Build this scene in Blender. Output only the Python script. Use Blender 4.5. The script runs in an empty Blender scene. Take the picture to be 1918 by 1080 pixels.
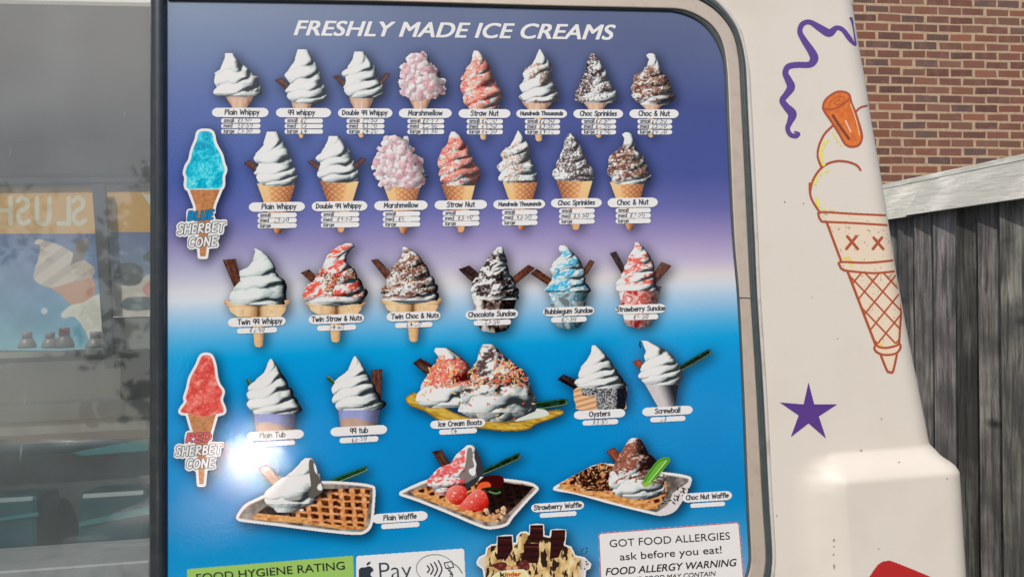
import bpy, bmesh, math, random
import numpy as np
from mathutils import Matrix, Vector
S = bpy.context.scene
COL = S.collection
# ---------------------------------------------------------------- camera, sky, sun, exposure
FPX = 1450.0; CX = 959.0; CY = 540.0; ROLL = math.radians(0.6)
cr, sr = math.cos(ROLL), math.sin(ROLL)
CAMR = np.array([[cr, 0, sr], [0, 1, 0], [-sr, 0, cr]])      # columns: camera right, forward, up
CAMP = np.array([0.0, 0.0, 1.6])
cam_d = bpy.data.cameras.new('camera'); cam = bpy.data.objects.new('camera', cam_d); COL.objects.link(cam)
cam_d.sensor_width = 36; cam_d.lens = FPX / 1918 * 36; cam_d.clip_start = 0.02; cam_d.clip_end = 2000
R_, F_, U_ = CAMR[:, 0], CAMR[:, 1], CAMR[:, 2]
cam.matrix_world = Matrix(((R_[0], U_[0], -F_[0], 0), (R_[1], U_[1], -F_[1], 0), (R_[2], U_[2], -F_[2], CAMP[2]), (0, 0, 0, 1)))
S.camera = cam
SUN = Vector((-0.22, -0.62, 0.75)).normalized()                # towards the sun
W = bpy.data.worlds.new('World'); S.world = W; W.use_nodes = True
nt = W.node_tree; bg = nt.nodes['Background']
sky = nt.nodes.new('ShaderNodeTexSky'); sky.sky_type = 'NISHITA'; sky.sun_disc = False
sky.sun_elevation = math.asin(SUN.z); sky.sun_rotation = math.atan2(SUN.x, SUN.y)
sky.dust_density = 2.5; sky.air_density = 1.0
nt.links.new(sky.outputs[0], bg.inputs[0]); bg.inputs[1].default_value = 0.13
sd = bpy.data.lights.new('sun', 'SUN'); sd.energy = 3.3; sd.angle = math.radians(0.5); sd.color = (1.0, 0.93, 0.83)
so = bpy.data.objects.new('sun', sd); COL.objects.link(so); so.location = (0, 0, 20)
so.rotation_euler = SUN.to_track_quat('Z', 'Y').to_euler()
S.view_settings.view_transform = 'Standard'; S.view_settings.look = 'None'
S.cycles.sample_clamp_indirect = 0
S.view_settings.exposure = -0.30; S.view_settings.gamma = 1.0

# ---------------------------------------------------------------- van side plane: p along the van, q up the panel, d into the van
def _n(v): v = np.array(v, float); return v / np.linalg.norm(v)
EX = _n((10500, 1450, 315)); EZ = np.array((-650., 1450., 15000.)); EZ = _n(EZ - EX * EZ.dot(EX)); EY = np.cross(EZ, EX)
PC = np.array([0, 1.5, 0])                                     # plane point in camera axes
CAMF = CAMR
def ray(px, py):
    px = np.asarray(px, float); py = np.asarray(py, float)
    return np.stack([(px - CX) / FPX, np.ones_like(px), -(py - CY) / FPX], -1)
def pq(px, py, d=0.0):                                          # photo pixel -> panel coordinates at depth d
    v = ray(px, py); P0 = PC + 0
    t = ((PC @ EY) + d) / (v @ EY)
    h = v * t[..., None] - PC
    return h @ EX, h @ EZ
def wp(p, q, d):                                                # panel coordinates -> world
    p, q, d = np.broadcast_arrays(np.asarray(p, float), np.asarray(q, float), np.asarray(d, float))
    c = PC + p[..., None] * EX + q[..., None] * EZ + d[..., None] * EY
    return c @ CAMF.T + CAMP
def wcam(c): return np.asarray(c, float) @ CAMF.T + CAMP        # camera axes -> world
CAMPQ = ((-PC) @ EX, (-PC) @ EZ, (-PC) @ EY)

# ---------------------------------------------------------------- objects
def tag(o, label=None, cat=None, group=None, kind=None):
    if label: o['label'] = label
    if cat: o['category'] = cat
    if group: o['group'] = group
    if kind: o['kind'] = kind
    return o
def empty(name, loc, label=None, cat=None, group=None):
    o = bpy.data.objects.new(name, None); COL.objects.link(o); o.location = loc; o.empty_display_size = .1
    return tag(o, label, cat, group)
def link(name, me, mat=None, parent=None, label=None):
    o = bpy.data.objects.new(name, me); COL.objects.link(o)
    if mat is not None:
        for m in (mat if isinstance(mat, (list, tuple)) else [mat]): me.materials.append(m)
    if parent is not None:
        o.parent = parent
        if parent.type == 'EMPTY': o.matrix_parent_inverse = Matrix.Translation(-Vector(parent.location))
    if label: o['label'] = label
    return o
def np_mesh(name, V, F, col=None, smooth=False):
    V = np.ascontiguousarray(V, dtype=np.float32); F = np.ascontiguousarray(F, dtype=np.int32)
    me = bpy.data.meshes.new(name); k = F.shape[1]
    me.vertices.add(len(V)); me.vertices.foreach_set('co', V.ravel())
    me.loops.add(F.size); me.loops.foreach_set('vertex_index', F.ravel())
    me.polygons.add(len(F)); me.polygons.foreach_set('loop_start', np.arange(0, F.size, k, dtype=np.int32))
    me.polygons.foreach_set('use_smooth', np.full(len(F), smooth, dtype=bool))
    me.update(calc_edges=True)
    if col is not None:
        a = me.attributes.new('Col', 'FLOAT_COLOR', 'POINT')
        a.data.foreach_set('color', np.ascontiguousarray(np.concatenate([col, np.ones((len(col), 1))], 1), dtype=np.float32).ravel())
    return me
class MB:
    'collects boxes, tubes and polygons into one mesh, in world axes or through a mapping fn'
    def __init__(s, fn=None): s.bm = bmesh.new(); s.fn = fn; s.mi = 0
    def v(s, c): return s.bm.verts.new(c)
    def face(s, vs, sm=False):
        try:
            f = s.bm.faces.new(vs); f.material_index = s.mi; f.smooth = sm; return f
        except ValueError: return None
    def box(s, a, b, bev=0.0):
        x0, y0, z0 = a; x1, y1, z1 = b
        vs = [s.v(c) for c in ((x0, y0, z0), (x1, y0, z0), (x1, y1, z0), (x0, y1, z0), (x0, y0, z1), (x1, y0, z1), (x1, y1, z1), (x0, y1, z1))]
        fs = [s.face([vs[i] for i in q]) for q in ((0, 3, 2, 1), (4, 5, 6, 7), (0, 1, 5, 4), (1, 2, 6, 5), (2, 3, 7, 6), (3, 0, 4, 7))]
        if bev:
            es = list({e for f in fs for e in f.edges})
            bmesh.ops.bevel(s.bm, geom=es, offset=bev, segments=2, affect='EDGES', profile=.5)
    def lathe(s, c, prof, n=20, ax='z'):
        rings = []
        for r, h in prof:
            rg = []
            for i in range(n):
                a = 2 * math.pi * i / n; u, w = r * math.cos(a), r * math.sin(a)
                o = (u, w, h) if ax == 'z' else ((u, h, w) if ax == 'y' else (h, u, w))
                rg.append(s.v((c[0] + o[0], c[1] + o[1], c[2] + o[2])))
            rings.append(rg)
        for a, b in zip(rings, rings[1:]):
            for i in range(n): s.face([a[i], a[(i + 1) % n], b[(i + 1) % n], b[i]], True)
        s.face(rings[0][::-1]); s.face(rings[-1])
    def tube(s, pts, rad, n=8):
        rings = []
        for i, p in enumerate(pts):
            p = Vector(p); a = Vector(pts[max(0, i - 1)]); b = Vector(pts[min(len(pts) - 1, i + 1)])
            t = (b - a).normalized(); x = t.orthogonal().normalized() if abs(t.z) > .9 else t.cross(Vector((0, 0, 1))).normalized(); y = t.cross(x)
            r = rad[i] if isinstance(rad, (list, tuple)) else rad
            rings.append([s.v(p + x * r * math.cos(2 * math.pi * k / n) + y * r * math.sin(2 * math.pi * k / n)) for k in range(n)])
        for a, b in zip(rings, rings[1:]):
            for i in range(n): s.face([a[i], a[(i + 1) % n], b[(i + 1) % n], b[i]], True)
        s.face(rings[0][::-1]); s.face(rings[-1])
    def build(s, name, mat=None, parent=None, label=None):
        bmesh.ops.recalc_face_normals(s.bm, faces=s.bm.faces[:])
        if s.fn:
            for v in s.bm.verts: v.co = s.fn(*v.co)
        me = bpy.data.meshes.new(name); s.bm.to_mesh(me); s.bm.free()
        return link(name, me, mat, parent, label)
def panel_fn(p, q, d): return Vector(wp(p, q, d))

# ---------------------------------------------------------------- materials
def lin(c):
    c = np.asarray(c, float) / 255.0
    return np.where(c <= .04045, c / 12.92, ((c + .055) / 1.055) ** 2.4)
def mat(name, base=(.8, .8, .8), rough=.5, metal=0.0, spec=.5, attr=None, noise=None, bump=None, coat=0.0, scale_vec=(1, 1, 1)):
    'noise = (scale, detail, colour2, lo, hi): blotches of a second colour; bump = (scale, strength, distance)'
    m = bpy.data.materials.new(name); m.use_nodes = True; n = m.node_tree.nodes; l = m.node_tree.links
    b = n['Principled BSDF']; b.inputs['Base Color'].default_value = (*base, 1); b.inputs['Roughness'].default_value = rough
    b.inputs['Metallic'].default_value = metal; b.inputs['Specular IOR Level'].default_value = spec
    if coat: b.inputs['Coat Weight'].default_value = coat; b.inputs['Coat Roughness'].default_value = .05
    src = None
    if attr:
        a = n.new('ShaderNodeAttribute'); a.attribute_name = attr; src = a.outputs['Color']
    tc = n.new('ShaderNodeTexCoord'); mp = n.new('ShaderNodeMapping'); mp.inputs['Scale'].default_value = scale_vec
    l.new(tc.outputs['Object'], mp.inputs['Vector'])
    if noise:
        t = n.new('ShaderNodeTexNoise'); t.inputs['Scale'].default_value = noise[0]; t.inputs['Detail'].default_value = noise[1]
        l.new(mp.outputs[0], t.inputs['Vector'])
        r = n.new('ShaderNodeMapRange'); r.inputs['From Min'].default_value = noise[3]; r.inputs['From Max'].default_value = noise[4]
        l.new(t.outputs['Fac'], r.inputs['Value'])
        x = n.new('ShaderNodeMix'); x.data_type = 'RGBA'; x.inputs[6].default_value = (*base, 1); x.inputs[7].default_value = (*noise[2], 1)
        l.new(r.outputs[0], x.inputs[0])
        if src is not None: l.new(src, x.inputs[6])
        src = x.outputs[2]
    if src is not None: l.new(src, b.inputs['Base Color'])
    if bump:
        t = n.new('ShaderNodeTexNoise'); t.inputs['Scale'].default_value = bump[0]; t.inputs['Detail'].default_value = 3
        l.new(mp.outputs[0], t.inputs['Vector'])
        bp = n.new('ShaderNodeBump'); bp.inputs['Strength'].default_value = bump[1]; bp.inputs['Distance'].default_value = bump[2]
        l.new(t.outputs['Fac'], bp.inputs['Height']); l.new(bp.outputs[0], b.inputs['Normal'])
        if coat: l.new(bp.outputs[0], b.inputs['Coat Normal'])
    return m
KEXP = 0.86
def alb(c, sub=0.03):                                           # sRGB seen in daylight -> base colour
    return np.clip((lin(c) - sub) / KEXP, 0.002, .85)
M_PRINT = mat('glossy_print', rough=.07, attr='Col', bump=(210, .19, .0008))
M_PAINT = mat('painted_decal', rough=.35, attr='Col')
M_BODY = mat('cream_paint', base=(.765, .715, .645), rough=.42, noise=(9, 6, (.72, .665, .585), .5, .8), spec=.32)
M_ALU = mat('satin_aluminium', base=(.66, .56, .47), rough=.42, metal=.3, noise=(40, 4, (.57, .48, .40), .5, .75))
M_RUB = mat('grey_rubber', base=(.055, .075, .082), rough=.5, noise=(60, 3, (.075, .09, .095), .4, .7))
M_TRIM = mat('pale_trim', base=(.66, .64, .61), rough=.4, noise=(25, 4, (.5, .45, .39), .5, .75))
M_POST = mat('dark_anodised', base=(.06, .07, .08), rough=.3, metal=.5, noise=(30, 4, (.09, .1, .105), .5, .8))
M_BLK = mat('black_plastic', base=(.02, .022, .025), rough=.4)
M_GREY = mat('grey_laminate', base=(.22, .23, .23), rough=.5, noise=(6, 4, (.15, .16, .16), .4, .7))
M_STEEL = mat('stainless', base=(.55, .56, .56), rough=.3, metal=1)
# ---------------------------------------------------------------- printed art: small rasters in photo-plane units laid on the panel as real printed sheets
def sstep(a, b, x): t = np.clip((x - a) / (b - a), 0, 1); return t * t * (3 - 2 * t)
def vnoise(X, Y, seed):
    rs = np.random.RandomState(seed); G = rs.rand(64, 64)
    xi = np.floor(X).astype(int); yi = np.floor(Y).astype(int); fx = X - xi; fy = Y - yi
    fx = fx * fx * (3 - 2 * fx); fy = fy * fy * (3 - 2 * fy)
    g = lambda a, b: G[b % 64, a % 64]
    return (g(xi, yi) * (1 - fx) + g(xi + 1, yi) * fx) * (1 - fy) + (g(xi, yi + 1) * (1 - fx) + g(xi + 1, yi + 1) * fx) * fy
def fbm(X, Y, s, seed, o=3):
    r = 0; a = .5; t = 0
    for i in range(o):
        r = r + a * vnoise(X / s * 2 ** i + 7.3 * i, Y / s * 2 ** i + 3.1 * i, seed + i); t += a; a *= .5
    return r / t
def catmull(P, n=5, closed=True):
    P = [np.array(p, float) for p in P]; out = []; N = len(P)
    for i in range(N if closed else N - 1):
        p0, p1, p2, p3 = (P[(i + k - 1) % N] if closed else P[min(max(i + k - 1, 0), N - 1)] for k in range(4))
        for j in range(n):
            t = j / n
            out.append(.5 * (2 * p1 + (p2 - p0) * t + (2 * p0 - 5 * p1 + 4 * p2 - p3) * t * t + (3 * p1 - p0 - 3 * p2 + p3) * t ** 3))
    if not closed: out.append(P[-1])
    return np.array(out)
def seg_d(X, Y, P, closed=False):
    d = np.full(X.shape, 1e9); n = len(P)
    for i in range(n if closed else n - 1):
        (ax, ay), (bx, by) = P[i], P[(i + 1) % n]
        dx, dy = bx - ax, by - ay; L = dx * dx + dy * dy + 1e-12
        t = np.clip(((X - ax) * dx + (Y - ay) * dy) / L, 0, 1)
        d = np.minimum(d, (X - ax - t * dx) ** 2 + (Y - ay - t * dy) ** 2)
    return np.sqrt(d)
def inside(X, Y, P):
    r = np.zeros(X.shape, bool); n = len(P)
    for i in range(n):
        (ax, ay), (bx, by) = P[i], P[(i + 1) % n]
        if ay == by: continue
        c = ((ay > Y) != (by > Y)) & (X < (bx - ax) * (Y - ay) / (by - ay) + ax); r ^= c
    return r
def sdf(X, Y, P):
    d = seg_d(X, Y, P, True); return np.where(inside(X, Y, P), -d, d)
class Pic:
    def __init__(s, x0, y0, x1, y1, res=.8):
        s.nx = max(2, int(math.ceil((x1 - x0) / res)) + 1); s.ny = max(2, int(math.ceil((y1 - y0) / res)) + 1)
        s.res = res; s.x0, s.y0, s.x1, s.y1 = x0, y0, x1, y1
        s.X, s.Y = np.meshgrid(x0 + np.arange(s.nx) * res, y0 + np.arange(s.ny) * res)
        s.C = np.zeros((s.ny, s.nx, 3)); s.A = np.zeros((s.ny, s.nx))
    def over(s, col, a, clip=False):
        'clip: paint only where the sheet already has art'
        col = np.asarray(col, float); a = np.clip(a, 0, 1)
        if clip: a = a * (s.A > .4)
        na = a + s.A * (1 - a)
        s.C = np.where(na[..., None] > 1e-6, (col * a[..., None] + s.C * (s.A * (1 - a))[..., None]) / np.maximum(na, 1e-6)[..., None], s.C); s.A = na
    def poly(s, P, col, smooth=0, soft=1.0, clip=False, grow=0.0):
        if smooth: P = catmull(P, smooth)
        d = sdf(s.X, s.Y, P) - grow; a = np.clip(.5 - d / soft, 0, 1); s.over(col, a, clip); return d
    def line(s, P, w, col, smooth=0, soft=.9, clip=False, closed=False):
        if smooth: P = catmull(P, smooth, closed)
        d = seg_d(s.X, s.Y, P, closed); s.over(col, np.clip(.5 + (w / 2 - d) / soft, 0, 1), clip); return d
    def strew(s, mask, n, cols, size, seed, kind='bit', shade=None):
        'n little bits scattered where mask is true'
        rs = np.random.RandomState(seed); ys, xs = np.nonzero(mask)
        if len(ys) == 0: return
        for _ in range(n):
            k = rs.randint(len(ys)); cx = s.X[ys[k], xs[k]]; cy = s.Y[ys[k], xs[k]]; sz = size * (.65 + .7 * rs.rand()); c = np.array(cols[rs.randint(len(cols))], float)
            r = int(sz * 1.8 / s.res) + 2; a0, a1, b0, b1 = max(0, ys[k] - r), ys[k] + r, max(0, xs[k] - r), xs[k] + r
            X = s.X[a0:a1, b0:b1] - cx; Y = s.Y[a0:a1, b0:b1] - cy; th = rs.rand() * 3.14
            u = X * math.cos(th) + Y * math.sin(th); w = -X * math.sin(th) + Y * math.cos(th)
            if kind == 'bit': d = np.hypot(np.maximum(np.abs(u) - sz * .55, 0), w) - sz * .24
            elif kind == 'lump':
                e_ = 2.2 + 4 * rs.rand(); d = (np.abs(u / (.95 + .35 * rs.rand())) ** e_ + np.abs(w / .85) ** e_) ** (1 / e_) - sz * .58
            else: d = np.hypot(u, w) - sz * .5
            a = np.clip(.5 - d / .9, 0, 1)
            lt = np.clip(-(X * .62 + Y * .6) / (sz * .7), -1, 1)
            sh = .93 + .15 * lt if kind == 'lump' else .92 + .16 * lt
            if shade is not None: sh = sh * (.45 + .55 * shade[ys[k], xs[k]])
            cc = np.clip(c[None, None] * sh[..., None], 0, 250)
            if kind == 'lump':                                     # printed dark rim to lower right
                rim = np.clip(.5 - (np.hypot(X - sz * .22, Y - sz * .25) - sz * .72) / 1.2, 0, 1) * .32 * (s.A[a0:a1, b0:b1] > .4)
                s.C[a0:a1, b0:b1] = s.C[a0:a1, b0:b1] * (1 - rim[..., None]) + np.array([150, 116, 124]) * rim[..., None]
            A = s.A[a0:a1, b0:b1]; na = a + A * (1 - a)
            s.C[a0:a1, b0:b1] = np.where(na[..., None] > 1e-6, (cc * a[..., None] + s.C[a0:a1, b0:b1] * (A * (1 - a))[..., None]) / np.maximum(na, 1e-6)[..., None], s.C[a0:a1, b0:b1]); s.A[a0:a1, b0:b1] = na
    def build(s, name, parent, layer, label=None, surf=None, m=None, sub=.03):
        V0 = s.A > .5
        cell = (s.A[:-1, :-1] + s.A[1:, :-1] + s.A[:-1, 1:] + s.A[1:, 1:]) > 2.0
        ci, cj = np.nonzero(cell)
        if len(ci) == 0: return None
        idx = np.full((s.ny, s.nx), -1, int); use = np.zeros((s.ny, s.nx), bool)
        for a, b in ((0, 0), (1, 0), (0, 1), (1, 1)): use[ci + a, cj + b] = True
        idx[use] = np.arange(use.sum())
        F = np.stack([idx[ci + 1, cj], idx[ci + 1, cj + 1], idx[ci, cj + 1], idx[ci, cj]], 1)
        X = s.X[use]; Y = s.Y[use]; col = alb(s.C[use], sub)
        if surf is None: p, q = pq(X, Y, layer); P = wp(p, q, layer)
        else: P = surf(X, Y, layer)
        return link(name, np_mesh(name, P, F, col), m or M_PRINT, parent, label)
COVER = np.zeros((380, 660))                                      # where pictures lie, for the printed drop shadow of the poster
def cover(pic):
    ys = np.clip((pic.Y / 3).astype(int) + 6, 0, 379); xs = np.clip((pic.X / 3).astype(int) + 6, 0, 659)
    m = pic.A > .5; COVER[ys[m], xs[m]] = 1
def Z(ox, oy, s): return lambda *P: [(ox + P[i] / s, oy + P[i + 1] / s) for i in range(0, len(P), 2)]

# ---- soft-serve swirl, photographed under a lamp from the upper left
WHT = [(58, 63, 66), (122, 130, 132), (178, 186, 186), (214, 220, 219), (230, 234, 232)]
def ramp(t, cols):
    cols = np.array(cols, float); k = np.clip(t, 0, 1) * (len(cols) - 1); i = np.minimum(k.astype(int), len(cols) - 2); f = (k - i)[..., None]
    return cols[i] * (1 - f) + cols[i + 1] * f
def swirl(pic, bb, prof, turns=4.5, tw=1.0, cols=WHT, seed=1, lobes=.10, dark=.5, ridge=.30, light=(-.62, -.5, .60), flip=1, crease=.68, rough=0.0):
    x0, y0, x1, y1 = bb; w, h = x1 - x0, y1 - y0
    pr = np.array(prof); t = (pic.Y - y0) / h
    sm = lambda k: x0 + w * np.interp(t, pr[:, 0], pr[:, k])
    nz = fbm(pic.X, pic.Y, h * .34, seed, 2) - .5; nf = fbm(pic.X, pic.Y, h * .09, seed + 9, 2) - .5
    xl, xr = sm(1), sm(2); cx = (xl + xr) / 2; hw = np.maximum((xr - xl) / 2, .6)
    u0 = np.clip((pic.X - cx) / hw, -1.3, 1.3); th = np.arcsin(np.clip(u0, -1, 1))
    tt = np.clip(t, 0, 1.05); ph = turns * tt ** 1.25 + flip * tw * th / math.pi + nz * .9 + nf * .10 + seed * .37
    f = ph - np.floor(ph); hgt = np.sin(math.pi * f ** .75) ** .8
    e = 1 + lobes * (hgt - .6) + nz * .10 + nf * .05 * (1 + rough * 4); u = (pic.X - cx) / (hw * e)
    a = np.clip(.5 + (1 - np.abs(u)) * hw / .9, 0, 1) * np.clip(.5 + (t * h) / .9, 0, 1) * np.clip(.5 + (1 - t) * h / .9, 0, 1)
    tip = sstep(.04, .3, t); side = sstep(-.45, .8, u + .5 * nz + .12 * (f - .5)); left = sstep(-.6, -1.02, u)
    valley = sstep(.62, .98, f) + sstep(.16, .0, f); thin = sstep(.80, 1.0, f) + sstep(.07, .0, f)
    z = hw * .8 * np.sqrt(np.clip(1 - u * u, 0.002, 1)) + .16 * (h / turns) * hgt * tip + nf * h * (.006 + rough * .04)
    gy, gx = np.gradient(z, pic.res); n = 1 / np.sqrt(gx * gx + gy * gy + 1); L = np.array(light) / np.linalg.norm(light)
    lam = sstep(-.5, .8, (-gx * L[0] - gy * L[1] + L[2]) * n)
    fold = sstep(.48, .60, fbm(pic.X * .55, pic.Y * 1.2 + pic.X * .35, h * .12, seed + 31, 2)) * side * .30
    sh = .27 + .72 * lam + (nf * .10 + (fbm(pic.X, pic.Y, 2.6, seed + 3, 2) - .5) * .10) - tip * (thin * (.20 + .12 * nz) + valley * .05 + valley * side ** 1.4 * (.34 + .5 * crease)) - .10 * f * side - fold * tip - .10 * left
    sh = sh - dark * (.75 * sstep(.62, 1.02, u + .35 * nz) + .55 * sstep(.05, .4, u) * sstep(.85, .5, u) * sstep(.5, .9, f) * tip) - .35 * sstep(.25, .55, u) * (1 - tip) * dark
    sh = np.clip(sh, 0, 1)
    pic.over(ramp(sh, cols), a)
    return dict(a=a, t=t, u=u, f=f, h=hgt, sh=sh, m=(a > .5), nz=nz)
def sauce(pic, s, col, amt=.5, seed=3, scale=9, tlo=0, thi=1, dk=None, sx=1.6):
    n = .62 * fbm(pic.X / sx + pic.Y * .35, pic.Y + pic.X * .15, scale, seed, 3) + .38 * fbm(pic.X / sx + pic.Y * .3, pic.Y, scale * .32, seed + 21, 2) + .10 * (s['h'] - .5)
    w = sstep(.47 + .28 * (.5 - amt), .58 + .28 * (.5 - amt), n) * sstep(tlo - .05, tlo + .05, s['t']) * (1 - sstep(thi - .05, thi + .05, s['t'])) * s['a']
    c = np.array(col, float) * (.35 + .75 * s['sh'])[..., None]
    gl = sstep(.60, .68, fbm(pic.X, pic.Y, 3.2, seed + 40, 2)) * sstep(.4, .9, s['sh']) * .45; c = c * (1 - gl[..., None]) + 238 * gl[..., None]
    pic.over(np.clip(c, 0, 255), w * .9, True); return w
def flake(pic, P, seed=0, cols=((66, 42, 36), (98, 66, 56))):
    P = catmull(P, 1) if False else np.array(P, float); d = sdf(pic.X, pic.Y, P); a = np.clip(.5 - d / .9, 0, 1)
    ax = (P[0] + P[1]) / 2 - (P[2] + P[3]) / 2; ax /= np.linalg.norm(ax); nrm = np.array([-ax[1], ax[0]])
    v = pic.X * nrm[0] + pic.Y * nrm[1]; w = pic.X * ax[0] + pic.Y * ax[1]
    n = .6 * fbm(v, w * .08, 1.6, seed + 50, 2) + .4 * fbm(pic.X, pic.Y, 4, seed + 51, 2)
    pic.over(ramp(np.clip(n * 1.5 - .25, 0, 1), [cols[0], cols[1], tuple(c + 26 for c in cols[1])]), a)
    pic.over((38, 24, 22), np.clip(.5 + (1.2 - np.abs(d)) / 1.2, 0, 1) * .45 * a, True)
def waffle_cone(pic, P, seed=0, lit=-1):
    P = np.array(P, float); d = sdf(pic.X, pic.Y, P); a = np.clip(.5 - d / .9, 0, 1)
    y0, y1 = P[:, 1].min(), P[:, 1].max(); xl, xr = P[0, 0], P[1, 0]; cx = (xl + xr) / 2
    tt = (pic.Y - y0) / (y1 - y0); hw = np.maximum((xr - xl) / 2 * (1 - .86 * tt), 2); u = (pic.X - cx - (P[-1, 0] - cx) * tt) / hw
    th = np.arcsin(np.clip(u, -1, 1)); k = 9.5
    g1 = np.abs(((th * 2.1 + tt * k) % 1) - .5) * 2; g2 = np.abs(((th * 2.1 - tt * k) % 1) - .5) * 2
    g = np.minimum(g1, g2); sh = .62 - .42 * u * (-lit) * .8 - .3 * sstep(.4, 0, g) + .12 * (fbm(pic.X, pic.Y, 5, seed + 3) - .5)
    smooth = sstep(.22, .5, u * lit - .1 + .25 * tt)                         # the plain overlap of the rolled wafer
    sh = sh * (1 - smooth) + (.86 - .25 * tt) * smooth
    pic.over(ramp(np.clip(sh, 0, 1), [(104, 66, 44), (186, 122, 80), (222, 172, 118), (243, 212, 158)]), a)
def wafer_cup(pic, cx, y, w, h, seed=0, y2=None):
    'plain moulded wafer cup: rim, ribs and stem'
    u = (pic.X - cx) / (w / 2); t = (pic.Y - y) / h; hw = np.where(t < .22, 1.0, np.clip(1.0 - .62 * (t - .22), .55, 1))
    a = np.clip(.5 + (hw - np.abs(u)) * w / 2 / .9, 0, 1) * np.clip(.5 + t * h, 0, 1) * np.clip(.5 + (1 - t) * h, 0, 1)
    rib = .08 * np.cos(u * 14) * (t > .3) + .16 * sstep(.06, 0, np.abs(t - .24)) * -1
    sh = .78 - .5 * sstep(.05, 1, u / hw) - .3 * sstep(-.6, -1.1, u / hw) + rib + .12 * (fbm(pic.X, pic.Y, 4, seed + 8) - .5)
    pic.over(ramp(np.clip(sh, 0, 1), [(84, 62, 52), (158, 124, 104), (206, 172, 148), (224, 196, 172)]), a)
def cone_tip(pic, cx, y0, w, y1, seed=0):
    P = [(cx - w / 2, y0), (cx + w / 2, y0), (cx + w * .3, y1 - 2), (cx + w * .08, y1), (cx - w * .2, y1 - 1), (cx - w * .32, y1 - 5)]
    d = sdf(pic.X, pic.Y, np.array(P)); a = np.clip(.5 - d / .9, 0, 1); u = (pic.X - cx) / (w * .5)
    lat = np.minimum(np.abs(((pic.X + pic.Y) / 5 % 1) - .5), np.abs(((pic.X - pic.Y) / 5 % 1) - .5)) * 2
    sh = .75 - .4 * sstep(-.1, .9, u) - .25 * sstep(.35, 0, lat) + .2 * (fbm(pic.X, pic.Y, 3, seed + 5) - .5)
    pic.over(ramp(np.clip(sh, 0, 1), [(92, 64, 46), (176, 132, 92), (222, 184, 136), (238, 212, 170)]), a)
def spoon(pic, a, b, w0, w1, green=0.4, seed=0):
    a = np.array(a, float); b = np.array(b, float); d = (b - a) / np.linalg.norm(b - a); n = np.array([-d[1], d[0]])
    P = [a + n * w0 / 2, a - n * w0 / 2, b - n * w1 / 2, b + d * w1 * .5, b + n * w1 / 2]
    P = catmull(P, 4); ds = sdf(pic.X, pic.Y, P); A = np.clip(.5 - ds / .9, 0, 1)
    base = np.array([30, 40, 38]) * (1 - green) + np.array([58, 140, 70]) * green
    pic.over(base + (fbm(pic.X, pic.Y, 5, seed)[..., None] - .5) * 50, A)
    rim = np.clip(.5 + (.9 - np.abs(ds + 1.6)) / .8, 0, 1); sidev = sstep(-1, 1, (pic.X - a[0]) * n[0] + (pic.Y - a[1]) * n[1])
    pic.over(np.array([170, 205, 160]) * (.5 + .5 * green) + 30, rim * .8 * sidev, True)
    pic.over((88, 140, 92), rim * .5 * (1 - sidev), True)

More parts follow.
